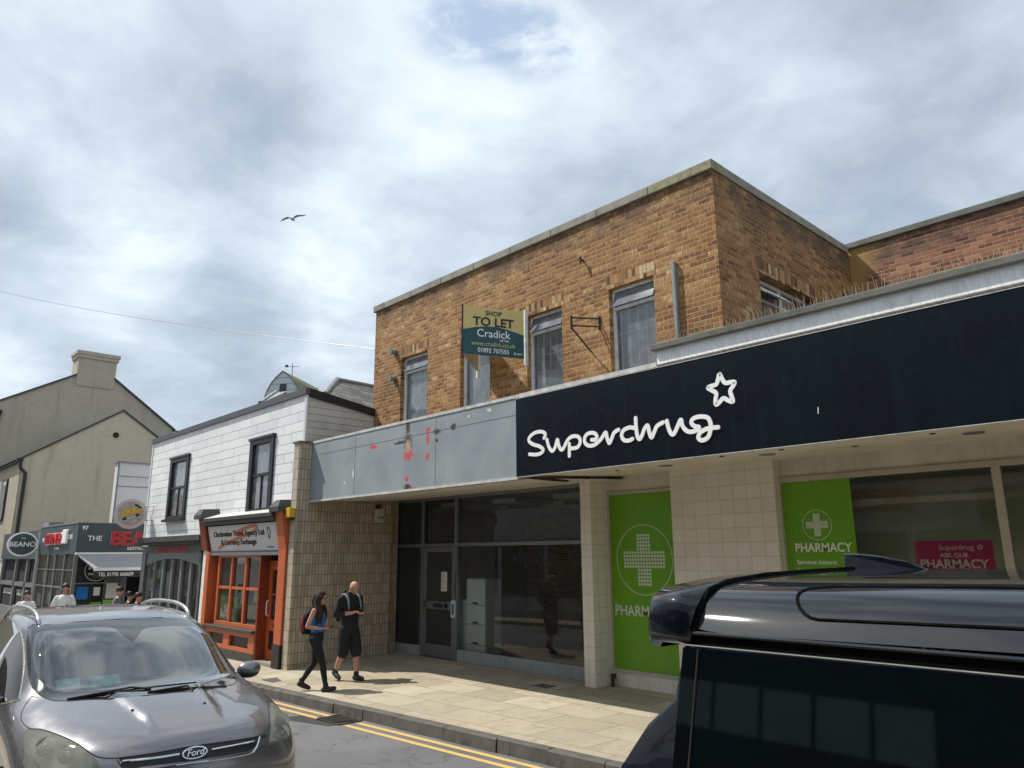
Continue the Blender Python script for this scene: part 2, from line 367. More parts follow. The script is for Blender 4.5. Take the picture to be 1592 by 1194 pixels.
M['alu_dark'] = pbr('dark_metal', (.05, .05, .052), .4, metal=.6, var=.2)
M['creamframe'] = pbr('cream_frame', (.46, .42, .35), .5, var=.12)
M['kick'] = pbr('kick_panel', (.33, .34, .34), .6, var=.25, streak=.5)
M['shopglass'] = glass('shop_glass', (.86, .90, .88), 1.25, dirt=.06, haze=.035)
M['pharmglass'] = glass('pharmacy_glass', (.90, .93, .88), .95, dirt=.05)
M['upglass'] = glass('upper_glass', (.84, .87, .90), 2.2, dirt=.25, haze=.17, hcol=(.58, .61, .64), rough=.05)
M['whiteframe'] = pbr('white_window_frame', (.78, .78, .76), .5, var=.3, scale=9, streak=.3)
M['green'] = pbr('green_vinyl', (.135, .35, .008), .3, var=.08, scale=1.2)
M['green_dk'] = pbr('green_vinyl_inside', (.22, .52, .02), .3, var=.08, scale=1.2)
M['pink'] = pbr('magenta_poster', (.60, .012, .13), .45, var=.08)
M['paper'] = pbr('paper_white', (.72, .72, .68), .8, var=.06)
M['black'] = pbr('black_paint', (.014, .014, .015), .45, var=.25, scale=8)
M['rust'] = pbr('rusty_iron', (.06, .045, .035), .8, metal=.3, var=.5, scale=20)
M['wall_in'] = pbr('interior_wall', (.45, .46, .45), .9)
M['ceil_in'] = pbr('interior_ceiling', (.40, .41, .40), .9)
M['floor_in'] = pbr('interior_floor', (.07, .07, .065), .6)
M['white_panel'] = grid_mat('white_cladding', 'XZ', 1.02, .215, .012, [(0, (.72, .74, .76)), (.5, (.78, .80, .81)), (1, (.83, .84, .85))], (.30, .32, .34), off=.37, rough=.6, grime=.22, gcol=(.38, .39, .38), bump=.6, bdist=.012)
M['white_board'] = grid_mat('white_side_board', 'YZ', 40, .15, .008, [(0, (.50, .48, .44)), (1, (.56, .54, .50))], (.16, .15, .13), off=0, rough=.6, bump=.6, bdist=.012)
M['grey_roofing'] = pbr('grey_coping_metal', (.075, .082, .095), .7, var=.2)
M['slate'] = grid_mat('slate_roof', 'YZ', .3, .15, .010, [(0, (.08, .085, .085)), (.5, (.13, .135, .13)), (1, (.20, .19, .17))], (.03, .03, .03), rough=.8, grime=.3, gcol=(.14, .13, .08), bump=.8, bdist=.02)
M['ridge'] = pbr('ridge_tile', (.24, .25, .25), .8, var=.3, scale=5)
M['orange'] = pbr('orange_paint', (.50, .115, .035), .4, var=.15, scale=4)
M['orange_dk'] = pbr('dark_red_paint', (.20, .035, .012), .5, var=.2)
M['shopgrey'] = pbr('shop_grey_paint', (.085, .095, .10), .5, var=.15)
M['shopgrey_lt'] = pbr('shop_light_grey_paint', (.17, .18, .19), .5, var=.12)
M['sill'] = pbr('dark_sill', (.05, .047, .045), .6, var=.3)
M['beano'] = pbr('slate_grey_fascia', (.055, .078, .088), .5, var=.12, streak=.2)
M['red'] = pbr('red_letter', (.50, .01, .015), .4, var=.1)
M['awn'] = pbr('awning_cloth', (.36, .37, .385), .8, var=.12)
def drip(N, p, c):
    x, y, z = N.sep(p); n = N.noise(N.comb(x, N.m('MULTIPLY', y, 2.2), N.m('MULTIPLY', z, .25)), 1, 5, .6)
    return N.mix(N.m('MULTIPLY', N.sstep(n, .5, .72), .4), c, (.27, .23, .17))
M['taupe'] = grid_mat('taupe_painted_brick', 'YZ', .225, .075, .008, [(0, (.56, .475, .36)), (1, (.60, .515, .40))], (.53, .45, .34), rough=.9, grime=.2, gcol=(.34, .29, .22), bump=.3, mixn=.5, extra=drip)
M['taupe_dk'] = grid_mat('dark_taupe_painted_brick', 'YZ', .225, .075, .008, [(0, (.44, .38, .30)), (1, (.48, .42, .335))], (.41, .355, .28), rough=.9, grime=.25, gcol=(.26, .23, .18), bump=.3, mixn=.5, extra=drip)
M['taupe_x'] = pbr('taupe_render', (.36, .32, .25), .9, var=.3, scale=2, streak=.3)
M['render_white'] = pbr('white_render', (.62, .63, .63), .8, var=.1, scale=1)
M['moss'] = pbr('mossy_tiles', (.20, .18, .10), .95, var=.4, scale=3, bump=.5, bscale=9)
M['barn'] = grid_mat('barn_boards', 'XZ', 60, .4, .04, [(0, (.50, .54, .56)), (1, (.56, .6, .62))], (.26, .29, .31), off=0, rough=.7)
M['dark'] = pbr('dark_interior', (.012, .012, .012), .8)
M['yellowbox'] = pbr('yellow_plastic', (.62, .40, .02), .4, var=.08)
M['curtain'] = pbr('net_curtain', (.75, .74, .74), .9, var=.25, scale=14)
M['skin'] = pbr('skin', (.50, .27, .19), .5, var=.1, scale=12, spec=.3)
M['jeansblack'] = pbr('black_cloth', (.011, .011, .014), .85, var=.3, scale=12, bump=.7, bscale=13, bdist=.03)
M['bluetop'] = pbr('blue_cloth', (.010, .15, .50), .8, var=.2, scale=10, bump=.6, bscale=14, bdist=.03)
M['hair'] = pbr('brown_hair', (.030, .013, .009), .85, var=.5, scale=30, bump=.6, bscale=60)
M['hair2'] = pbr('dark_hair', (.03, .02, .015), .6, var=.5, scale=30)
M['greycloth'] = pbr('grey_cloth', (.20, .21, .22), .9, var=.2)
M['whitecloth'] = pbr('white_cloth', (.75, .75, .76), .9, var=.08)
M['redcloth'] = pbr('red_cloth', (.35, .03, .02), .8)
M['shoe'] = pbr('black_shoe', (.012, .012, .012), .6, bump=.3)
M['phone'] = pbr('phone_black', (.01, .01, .012), .2)
M['glowpanel'] = pbr('light_fitting', (.6, .62, .6), .5)

# ================================================================== GROUND
def pave(x, y):
    a = max(0, min(1.3, (10-y)/3.6))**2; return .018*(x+8.3)*a-.012*(10-y)
def road(x, y=6.0): return .018*(x+8.3)-.20-.0*(6-y)
def kerb_y(x):
    t = max(0, min(1, (-14.5-x)/6)); t = t*t*(3-2*t); return 6.3+.012*(x+8)*(1 if x > -14.5 else 1)-2.3*t
def sheet(name, xs, ys, zf, mat, label=None):
    vs = [(x, y(x, t) if callable(y) else y, 0) for t, y in enumerate(ys) for x in xs]
    vs = [(x, y, zf(x, y)) for x, y, _ in vs]; n = len(xs)
    me = bpy.data.meshes.new(name); me.from_pydata(vs, [], [(j*n+i, j*n+i+1, (j+1)*n+i+1, (j+1)*n+i) for j in range(len(ys)-1) for i in range(n-1)])
    return setp(link(name, me, mat), kind='structure')
def asphalt():
    m, N, b = newmat('asphalt'); p = N.pos()
    c = N.ramp(N.noise(p, 130, 2), [(.3, (.095, .096, .10)), (.5, (.145, .147, .152)), (.72, (.28, .283, .288))])
    c = N.mix(N.m('MULTIPLY', N.sstep(N.noise(p, 1.1, 5), .4, .7), .35), c, (.11, .11, .115))
    ck = N.m('ABSOLUTE', N.m('SUBTRACT', N.noise(p, .9, 8, .62), .5)); c = N.mix(N.m('MULTIPLY', N.sstep(ck, .0025, .007, 1, 0), .65), c, (.035, .035, .035))
    c = N.mix(N.m('MULTIPLY', N.sstep(N.noise(p, .35, 2), .52, .56), .22), c, (.07, .07, .073))
    N.put(b.inputs['Base Color'], c); b.inputs['Roughness'].default_value = .9; N.put(b.inputs['Normal'], N.bump(N.noise(p, 130, 2), .8, .008)); return m
M['asphalt'] = asphalt()
def stains(N, p, c):
    c = N.mix(N.m('MULTIPLY', N.sstep(N.noise(p, 1.0, 6, .62), .42, .68), .45), c, (.30, .255, .185))
    vo = N.new('ShaderNodeTexVoronoi'); N.put(vo.inputs['Vector'], p); vo.inputs['Scale'].default_value = 3.1; vo.inputs['Randomness'].default_value = 1
    c = N.mix(N.m('MULTIPLY', N.sstep(vo.outputs['Distance'], .035, .05, 1, 0), .55), c, (.12, .11, .095))
    c = N.mix(N.m('MULTIPLY', N.sstep(N.noise(p, .55, 3), .5, .7), .5), c, (.40, .31, .19))
    c = N.mix(N.m('MULTIPLY', N.sstep(N.noise(p, 3.3, 7, .7), .52, .66), .35), c, (.19, .16, .115))
    ck = N.m('ABSOLUTE', N.m('SUBTRACT', N.noise(p, 1.3, 6, .6), .47)); c = N.mix(N.m('MULTIPLY', N.sstep(ck, .001, .004, 1, 0), .5), c, (.10, .085, .06))
    return N.mix(N.m('MULTIPLY', N.sstep(N.noise(p, 24, 2), .66, .72), .35), c, (.13, .11, .08))
M['slabs'] = grid_mat('paving_slabs', 'XY', .915, .61, .012, [(0, (.33, .285, .21)), (.4, (.39, .34, .255)), (.75, (.43, .38, .285)), (1, (.48, .425, .325))], (.12, .10, .07), off=.5, rough=.85, grime=.3, gcol=(.27, .23, .165), bump=.25, extra=stains, vo=.05)
base = sheet('ground', [-600, -200, -60, 40, 200, 600], [-600, -40, 40, 600], lambda x, y: -1.5, M['asphalt'])
xs = [-60+.5*i for i in range(161)]
sheet('road', xs, [0.6, 2, 4, lambda x, t: kerb_y(x)+.02], lambda x, y: road(x), M['asphalt'])
sheet('pavement', xs, [lambda x, t: kerb_y(x)+.14, 6.6, 7.2, 7.8, 8.4, 9.0, 9.6, 10.1, 12], lambda x, y: pave(x, y), M['slabs'])
sheet('near_pavement', xs, [-5, -3, 0.3], lambda x, y: road(x)+.12, M['slabs'])
setp(MB().add([(x, y, road(x)+z) for x in (-60, 20) for y, z in ((.28, .121), (.6, .121), (.6, -.1), (.28, -.1))], [(0, 4, 5, 1), (1, 5, 6, 2)]).build('near_kerb', M['coping']), kind='structure')
# far kerb of individual granite stones
kb = MB(); x = -40.
M['kerbstone'] = pbr('granite_kerb', (.10, .093, .083), .9, var=.5, scale=5, bump=.7, bscale=30)
while x < 14:
    L = random.uniform(.78, 1.02); x1 = x+L-.012; e = random.uniform(-.008, .008); d = random.uniform(-.012, .012)
    for s0, s1 in [(x+L*i/4, x+L*(i+1)/4 if i < 3 else x1) for i in range(4)]:
        a, b_ = kerb_y(s0), kerb_y(s1); j = [random.uniform(-.008, .008) for _ in range(4)]
        P = [(s0, a+d+j[0], road(s0)-.1), (s1, b_+d+j[1], road(s1)-.1), (s1, b_+d+.012, pave(s1, b_)-.012+e), (s0, a+d+.012, pave(s0, a)-.012+e), (s0, a+d+.035, pave(s0, a)+.004+e), (s1, b_+d+.035, pave(s1, b_)+.004+e), (s0, a+.15, pave(s0, a+.14)+.002), (s1, b_+.15, pave(s1, b_+.14)+.002)]
        kb.quad(P[0], P[1], P[2], P[3]); kb.quad(P[3], P[2], P[5], P[4]); kb.quad(P[4], P[5], P[7], P[6])
    x += L
setp(kb.build('kerb', M['kerbstone']), kind='structure')
def linemat():
    m, N, b = newmat('yellow_line_paint'); p = N.pos()
    w = N.sstep(N.m('ADD', N.m('MULTIPLY', N.noise(p, 9, 5, .7), .6), N.m('MULTIPLY', N.noise(p, 120, 2), .4)), .58, .68)
    N.put(b.inputs['Base Color'], N.mix(w, (.58, .38, .12), (.16, .15, .13))); b.inputs['Roughness'].default_value = .8; return m
M['line'] = linemat(); yl = MB()
def drain_gap(x): return -10.42 < x < -9.85
for off in (.10, .30):
    x = -40.
    while x < 14:
        x1 = x+.25; 
        if not drain_gap((x+x1)/2):
            yl.quad(*[(q, kerb_y(q)-off-w, road(q)+.004) for q, w in ((x, .085), (x1, .085), (x1, 0), (x, 0))])
        x = x1
setp(yl.build('yellow_line_markings', M['line']), kind='structure')
setp(MB().quad(*[(x, y, road(x)+.003) for x, y in ((-11.0, 5.5), (-9.9, 5.75), (-9.8, 6.1), (-10.9, 5.95))]).build('road_patch_surface', pbr('tar_patch', (.035, .035, .037), .9, bump=.5)), kind='structure')
# drain grate
t = thing('drain_grate', 'rusty iron drain grate in the road gutter crossing the double yellow lines', 'drain', (-10.15, 6.05, road(-10.1)))
g = MB(); 
for i in range(9): 
    xx = -10.38+.05*i; g.obox((xx+.02, 6.07, road(-10.1)+.012), (.012, .0, 0), (.09, .17, 0), (0, 0, .008))
g.build('bars', M['rust'], t); z = road(-10.1)+.004
f = MB(); f.box(-10.45, -9.83, 5.86, 5.89, z, z+.014); f.box(-10.45, -9.83, 6.235, 6.265, z, z+.014); f.box(-10.45, -10.42, 5.89, 6.235, z, z+.014); f.box(-9.86, -9.83, 5.89, 6.235, z, z+.014); f.build('frame', M['rust'], t)
B(-10.42, -9.86, 5.89, 6.235, z-.001, z+.002).build('pit', M['dark'], t)
setp(MB().box(-13.75, -13.3, 6.55, 6.85, pave(-13.5, 6.7)-.01, pave(-13.5, 6.7)+.004).build('access_cover', M['kerbstone']), 'dark square access cover set in the paving beside the grey car', 'cover')
setp(MB().box(-9.25, -8.9, 9.1, 9.35, pave(-9, 9.2)-.01, pave(-9, 9.2)+.004).build('access_cover', M['kerbstone']), 'small dark cover in the paving in front of the cream tiled pillar', 'cover')

# ================================================================== BRICK BUILDING (vacant shop + pharmacy below)
YF, YB, YG = 7.6, 9.2, 10.04
bb = thing('brick_building', 'flat roofed brown brick building standing over the vacant shop and the pharmacy', 'building', (-9.8, 9.2, 0))
wins = [(-13.40, -12.41), (-11.30, -10.39), (-9.36, -8.47), (-7.40, -6.48)]
WT, WB = 6.41, 4.70
wall_open('X', YB, -14.5, -5.32, 4.3, 7.77, [(a, b, WB, WT) for a, b in wins], .16).build('wall', M['brick'], bb)
sw = [(10.40, 12.35, 4.85, 6.44)]
wall_open('Y', -5.32, YB, 14.1, 4.3, 7.77, sw, .16, outward=1).build('wall', M['brick_y'], bb)
MB().quad((-14.5, YB, 4.3), (-14.5, 14.1, 4.3), (-14.5, 14.1, 7.77), (-14.5, YB, 7.77)).build('wall', M['brick_y'], bb)
MB().quad((-14.5, 14.1, 0), (-5.4, 14.1, 0), (-5.4, 14.1, 7.72), (-14.5, 14.1, 7.72)).build('rear_wall', M['brick'], bb)
MB().quad((-14.5, YB, 7.6), (-5.4, YB, 7.6), (-5.4, 14.1, 7.6), (-14.5, 14.1, 7.6)).build('roof', M['coping_dark'], bb)
# set-back red brick wall to the right
WR = 14.1; pr = atY(1310.5, 382, WR); pr2 = atY(1592, 298, WR); zt = (pr.z+pr2.z)/2
MB().quad((-5.4, WR-.004, 4.3), (6, WR-.004, 4.3), (6, WR-.004, zt-.12), (-5.4, WR-.004, zt-.12)).build('rear_wall', M['brick_red'], bb)
setp(B(-5.36, 6, WR-.06, WR+.3, zt-.12, zt).build('coping', M['coping_dark'], bb, bevel=.012), 'dark weathered coping')
cp = MB(); x = -14.56
L = [(-14.56, -14.1)]+[(-14.1+1.09*i, -14.1+1.09*(i+1)) for i in range(8)]
for a, b in L[:-1]: cp.box(a, min(b, -5.3)-.012, YB-.05, YB+.3, 7.77+random.uniform(0, .006), 7.925+random.uniform(-.004, .004))
cp.build('coping', M['coping'], bb, bevel=.01)
B(-6.47, -5.29, YB-.052, YB+.3, 7.77, 7.927).build('coping', M['lichen'], bb, bevel=.01)
cq = MB(); yy = YB+.31
while yy < 14: cq.box(-5.60, -5.292, yy, min(yy+1.05, 14.03), 7.77, 7.925+random.uniform(-.004, .004)); yy += 1.06
cq.build('coping', M['coping'], bb, bevel=.01)
for a, b in wins: MB().box(a-.04, b+.04, YB-.004, YB+.01, WT, WT+.225).build('soldier_course', M['soldier'], bb)
MB().box(-5.33, -5.316, 10.2, 12.55, 6.44, 6.665).build('soldier_course', M['soldier_y'], bb)
def upwin(a, b):
    y = YB+.13; w = thing('window', None, None, (0, 0, 0)); w.parent = bb; w.location = Vector(((a+b)/2, y, WB))-bb.location
    f = MB(); t_ = .045
    f.box(a, a+t_, y-.03, y+.03, WB, WT); f.box(b-t_, b, y-.03, y+.03, WB, WT); f.box(a+t_, b-t_, y-.03, y+.03, WT-t_, WT); f.box(a+t_, b-t_, y-.03, y+.03, WB, WB+.05)
    f.box(a+t_, b-t_, y-.045, y+.03, WT-.36, WT-.31); f.build('frame', M['whiteframe'], w)
    MB().obox(((a+b)/2, y-.05, WT-.19), ((b-a)/2-.05, 0, 0), (0, .012, .0), (0, .05, .125)).build('top_light', M['upglass'], w)
    MB().quad((a+t_, y+.01, WB+.05), (b-t_, y+.01, WB+.05), (b-t_, y+.01, WT-.36), (a+t_, y+.01, WT-.36)).build('pane', M['upglass'], w)
    bars = MB(); n = 5
    for i in range(n):
        xx = a+.12+(b-a-.24)*i/(n-1); bars.tube([(xx, y+.035, WB), (xx, y+.035, WT-.36)], .009, 6)
    bars.tube([(a, y+.045, WB+.95), (b, y+.045, WB+.95)], .008, 6); bars.build('bars', M['signwhite'], w)
    return w
for k, (a, b) in enumerate(wins):
    w = upwin(a, b); y = YB+.75
    if k in (0, 1, 3): MB().quad((a, YB+.22, WB), (b, YB+.22, WB), (b, YB+.22, WT-.4), (a, YB+.22, WT-.4)).build('blind', pbr('pale_blind%d' % k, (.62, .66, .70) if k < 2 else (.20, .22, .24), .9, var=.4, scale=1.5), w)
    if k == 2: MB().quad((a, YB+.25, WB), (b-.1, YB+.25, WB), (b-.1, YB+.25, WB+.62), (a, YB+.25, WB+.7)).build('blind', M['curtain'], w)
B(-14.4, -5.6, YB+1.2, YB+1.3, 4.3, 7.5).build('inner_wall', M['wall_in'], bb)
MB().quad((-14.4, YB+.02, 7.3), (-5.5, YB+.02, 7.3), (-5.5, 14, 7.3), (-14.4, 14, 7.3)).build('ceiling', M['ceil_in'], bb)
# side window facing right
w = thing('window', None, None); w.parent = bb; w.location = Vector((-5.5, 11.4, 4.85))-bb.location
f = MB(); xx = -5.52
for a, b in ((10.4, 10.45), (11.35, 11.41), (12.3, 12.35)): f.box(xx-.03, xx+.03, a, b, 4.85, 6.44)
for a, b in ((4.85, 4.9), (6.08, 6.12), (6.39, 6.44)): f.box(xx-.025, xx+.025, 10.45, 12.3, a, b)
f.obox((xx+.15, 10.9, 6.2), (.02, 0, 0), (0, .45, 0), (.11, 0, -.10)); f.build('frame', M['whiteframe'], w)
MB().quad((xx, 10.45, 4.9), (xx, 12.3, 4.9), (xx, 12.3, 6.4), (xx, 10.45, 6.4)).build('pane', M['upglass'], w)
# --- canopy
cn = MB(); cn.box(-14.27, -7.93, YF, YF+.14, 3.19, 4.42); cn.build('grey_canopy_fascia', M['grey_fascia'], bb)
g = MB(); g.box(-14.27, -7.93, YF-.012, YF+.16, 4.42, 4.47); g.box(-14.27, -7.95, YF-.014, YF, 3.185, 3.225); g.build('edge_trim', M['flash'], bb)
g = MB(); 
for xx in (-12.55, -9.98): g.box(xx, xx+.008, YF-.003, YF+.01, 3.23, 4.42)
g.box(-14.0, -7.95, YF-.003, YF+.01, 4.16, 4.166); g.build('panel_joint', M['shopgrey_lt'], bb)
B(-7.93, 6, YF+.012, YF+.14, 3.22, 4.40).build('canopy_beam', M['cream'], bb)
g = MB(); g.box(-7.90, -5.37, YF-.02, YF+.16, 4.415, 4.475); g.build('edge_trim', M['flash'], bb)
B(-5.36, 6, YF-.01, YF+.15, 4.445, 4.62).build('upstand', M['upstand'], bb)
B(-5.42, 6, YF-.07, YF+.25, 4.621, 4.70).build('canopy_coping', M['coping_dark'], bb, bevel=.01)
g = MB(); 
for i in range(160): 
    xx = -7.8+i*.086
    if random.random() < .75: g.box(xx, xx+.008+random.random()*.01, YF-.012, YF+.005, 4.385, 4.43)
g.build('grille_strip', M['coping_dark'], bb)
MB().quad((-14.28, YF+.1, 4.40), (6, YF+.1, 4.40), (6, WR, 4.34), (-14.28, WR, 4.34)).build('canopy_roof', M['coping_dark'], bb)
MB().quad((-14.28, YF+.14, 3.21), (-7.93, YF+.14, 3.21), (-7.93, 10.1, 3.34), (-14.28, 10.1, 3.34)).build('soffit', M['soffit'], bb)
MB().quad((-7.93, YF+.14, 3.245), (6, YF+.14, 3.245), (6, 10.14, 3.40), (-7.93, 10.14, 3.40)).build('soffit', M['soffit'], bb)
g = MB()
for px_, py_ in ((1035, 728), (1193, 711), (1515, 679), (1330, 700)):
    p = atZ(px_, py_, 3.26); zz = 3.245+(p.y-YF-.14)*.0635
    MB().tube([(p.x, p.y, zz-.012), (p.x, p.y, zz+.02)], .10 if px_ != 1330 else .04, 20).build('downlight', M['alu'], bb)

g = MB()
for px_, py_ in ((960, 735), (1122, 710), (1215, 700), (1450, 676)):
    p = atZ(px_, py_, 3.26); zz = 3.245+(p.y-YF-.14)*.0635; MB().tube([(p.x, p.y, zz-.01), (p.x, p.y, zz+.02)], .03, 12).build('vent_hole', M['dark'], bb)
B(-7.95, -7.85, YF+.15, 8.6, 3.205, 3.232).build('soffit_joint', M['black'], bb)
# --- tiled wing wall at left
MB().add([(-14.5, 7.3, -.3), (-14.27, 7.3, -.3), (-14.27, 7.3, 4.42), (-14.5, 7.3, 4.42)], [(0, 1, 2, 3)]).build('tiled_pier_front', M['beige_tile_x'], bb)
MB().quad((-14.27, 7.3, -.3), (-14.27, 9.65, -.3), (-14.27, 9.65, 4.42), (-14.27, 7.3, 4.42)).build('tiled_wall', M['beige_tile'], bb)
MB().quad((-14.27, 9.65, -.3), (-14.93, 9.98, -.3), (-14.93, 9.98, 3.4), (-14.27, 9.65, 3.4)).build('tiled_wall', M['beige_tile'], bb)
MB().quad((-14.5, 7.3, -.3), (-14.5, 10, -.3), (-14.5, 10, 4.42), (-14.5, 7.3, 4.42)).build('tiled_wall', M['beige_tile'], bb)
B(-14.53, -14.24, 7.27, 9.2, 4.421, 4.46).build('pier_cap', M['coping_dark'], bb)
# --- vacant shopfront
sf = thing('vacant_shopfront', 'aluminium framed empty shop window and door under the grey canopy', 'shopfront', (-11.7, YG, 0))
XL, XR = -14.93, -8.53
f = MB(); v = [(-14.93, -14.87), (-13.56, -13.49), (-12.40, -12.32), (-8.60, -8.53)]
for a, b in v: f.box(a, b, YG-.06, YG+.05, 0 if b < -9 else 0, 3.34)
for (a, b), (c, d) in zip(v, v[1:]):
    f.box(b, c, YG-.05, YG+.04, 2.27, 2.34); f.box(b, c, YG-.05, YG+.04, 3.27, 3.34)
f.build('frame', M['alu'], sf, bevel=.004)
k = MB(); k.box(-14.87, -13.56, YG-.03, YG+.03, 0, .20); k.box(-12.32, -8.60, YG-.03, YG+.03, 0, .22)
k.build('kick_panel', M['kick'], sf)
gl = [(-14.87, -13.56, .20, 2.27), (-14.87, -13.56, 2.34, 3.27), (-13.49, -12.40, 2.34, 3.27), (-12.32, -8.60, 2.34, 3.27), (-12.32, -8.60, .22, 2.27)]
for a, b, c, d in gl: MB().quad((a, YG, c), (b, YG, c), (b, YG, d), (a, YG, d)).build('pane', M['shopglass'], sf)
f = MB(); f.box(-13.49, -12.40, YG-.03, YG+.03, 2.341, 2.39); f.box(-13.49, -13.44, YG-.03, YG+.03, 2.39, 3.22); f.box(-12.45, -12.40, YG-.03, YG+.03, 2.39, 3.22); f.box(-13.49, -12.40, YG-.03, YG+.03, 3.22, 3.268); f.build('fanlight_frame', M['alu_dark'], sf)
d = thing('door', None, None); d.parent = sf; d.location = Vector((-12.95, YG, 0))-sf.location
f = MB(); a, b = -13.485, -12.405
f.box(a, a+.09, YG-.045, YG+.02, .02, 2.26); f.box(b-.09, b, YG-.045, YG+.02, .02, 2.26); f.box(a+.09, b-.09, YG-.045, YG+.02, 2.16, 2.26); f.box(a+.09, b-.09, YG-.045, YG+.02, .02, .27); f.box(a+.09, b-.09, YG-.045, YG+.02, .98, 1.14); f.build('door_frame', M['alu'], d, bevel=.004)
MB().quad((a+.09, YG, .27), (b-.09, YG, .27), (b-.09, YG, .98), (a+.09, YG, .98)).build('door_pane', M['shopglass'], d)
MB().quad((a+.09, YG, 1.14), (b-.09, YG, 1.14), (b-.09, YG, 2.16), (a+.09, YG, 2.16)).build('door_pane', M['shopglass'], d)
B(-13.10, -12.78, YG-.056, YG-.045, 1.02, 1.10).build('letter_plate', M['alu_dark'], d)
g = MB(); g.tube([(-13.36, YG-.045, 1.02), (-13.36, YG-.1, 1.02), (-13.36, YG-.1, 1.12), (-13.36, YG-.045, 1.12)], .012); g.tube([(-12.66, YG-.05, 1.06), (-12.66, YG-.075, 1.06)], .05, 12); g.build('handle', M['black'], d)
B(-12.90, -12.70, YG-.006, YG-.003, 1.35, 1.75).build('notice', M['paper'], sf)
g = MB()
for i in range(8): g.box(-12.88, -12.74-.03*(i % 3), YG-.008, YG-.007, 1.40+.04*i, 1.408+.04*i)
g.build('notice_lines', M['alu_dark'], sf)
s_ = B(-12.46, -12.33, YG-.09, YG-.062, .84, 1.18).build('door_sticker', pbr('sticker_white', (.62, .66, .70), .5), sf)
B(-12.43, -12.36, YG-.095, YG-.091, .90, 1.12).build('sticker_print', pbr('sticker_blue', (.05, .13, .30), .5), sf)
g = MB()
for i in range(26): 
    zz = random.uniform(1.2, 1.75); g.obox((-12.36+random.uniform(-.02, .02), YG-.062, zz), (random.uniform(.003, .015), 0, 0), (0, .001, 0), (0, 0, random.uniform(.005, .03)))
g.build('peeling_marks', M['black'], sf)
B(-15.0, -8.5, YG-.10, YG+.1, -.2, .0).build('step', M['coping'], sf)
B(XL, XR, YG-.02, YG+.06, 3.34, 3.42).build('head_board', M['alu_dark'], sf)
# graffiti on the big pane
g = MB()
for (cx, cz, n, w_) in ((-11.6, 2.05, 2, .12), (-10.6, 2.08, 6, .15), (-9.75, 2.05, 2, .12), (-9.2, 2.08, 4, .14)):
    for i in range(n):
        q = [(cx+w_*i+random.uniform(-.05, .05), YG-.002, cz+random.uniform(-.14, .14)) for _ in range(4)]; ribbon(g, spline(q, 5), .02, (0, -1, 0), .002, lift=.00002)
g.build('graffiti', pbr('dark_marker', (.02, .03, .06), .5), sf)
# room
rm = MB(); rm.box(-15.1, -8.35, 15.9, 16, 0, 3.4); rm.box(-15.1, -15.0, YG+.1, 15.9, 0, 3.4); rm.box(-8.5, -8.42, YG+.1, 15.9, 0, 3.4); rm.box(-11.2, -9.6, 12.6, 12.75, 0, 2.6); rm.build('interior_wall', M['wall_in'], sf)
B(-15, -8.4, YG+.03, 16, -.05, 0).build('interior_floor', M['floor_in'], sf)
B(-15, -8.4, YG+.06, 16, 3.3, 3.36).build('interior_ceiling', M['ceil_in'], sf)
g = MB()
for q in range(3):
    for p_ in range(3): g.box(-13.8+1.8*q, -13.1+1.8*q, 10.7+1.5*p_, 11.9+1.5*p_, 3.16, 3.26)
g.build('ceiling_lights', M['glowpanel'], sf)
# white cabinets behind the glass
t = thing('white_cabinet', 'tall pale cabinet with three curved handles behind the empty shop window', 'cabinet', (-11.9, YG+.25, 0))
cab = pbr('pale_green_cabinet', (.80, .88, .84), .5, var=.1)
B(-12.24, -11.64, YG+.14, YG+.6, .0, 1.62).build('body', cab, t, bevel=.03)
g = MB()
for zz in (1.10, .72, .33): g.box(-12.24, -11.64, YG+.133, YG+.141, zz-.004, zz+.004)
g.build('drawer_gap', M['black'], t)
for zz in (1.12, .74, .35): 
    MB().prism([(-11.94+.10*cos(a), YG+.12, zz+.035*sin(a)) for a in [pi*i/8 for i in range(9)]], (0, .02, 0)).build('handle', M['black'], t)
t = thing('low_cabinet', 'lower pale cabinet beside the taller one, scrawled with faint marks', 'cabinet', (-12.5, YG+.25, 0))
B(-12.74, -12.26, YG+.16, YG+.6, 0, 1.20).build('body', cab, t, bevel=.01)
g = MB()
for zz in (.3, .55, .85): ribbon(g, spline([(-12.55+.05*cos(a), YG+.158, zz+.08*sin(a)) for a in (0, 1.5, 3, 4.4, 5.2)], 5), .012, (0, -1, 0), .002)
g.build('marks', M['alu'], t)
# --- pharmacy side
pf = thing('pharmacy_shopfront', 'cream tiled pharmacy front with green window vinyls under the navy fascia', 'shopfront', (-5, 10, 0))
PX0, PX1, PY = -8.53, -8.30, 9.62
MB().quad((PX0, PY, -.1), (PX1, PY, -.1), (PX1, PY, 3.4), (PX0, PY, 3.4)).build('pillar_front', M['cream_tile'], pf)
MB().quad((PX1, PY, -.1), (PX1, 10.1, -.1), (PX1, 10.1, 3.42), (PX1, PY, 3.42)).build('pillar_side', M['cream_tile_y'], pf)
MB().quad((PX0, PY, -.1), (PX0, 10.1, -.1), (PX0, 10.1, 3.4), (PX0, PY, 3.4)).build('pillar_side', M['cream_tile_y'], pf)
Yp = 10.08
B(PX1, -6.87, Yp, Yp+.1, 3.13, 3.5).build('header', M['cream'], pf)
f = MB(); f.box(PX1, -8.26, Yp-.03, Yp+.05, -.05, 3.13) ; f.box(-8.26, -6.87, Yp-.03, Yp+.05, 3.085, 3.13); f.box(-8.26, -6.87, Yp-.06, Yp+.05, .22, .27); f.build('frame', M['creamframe'], pf)
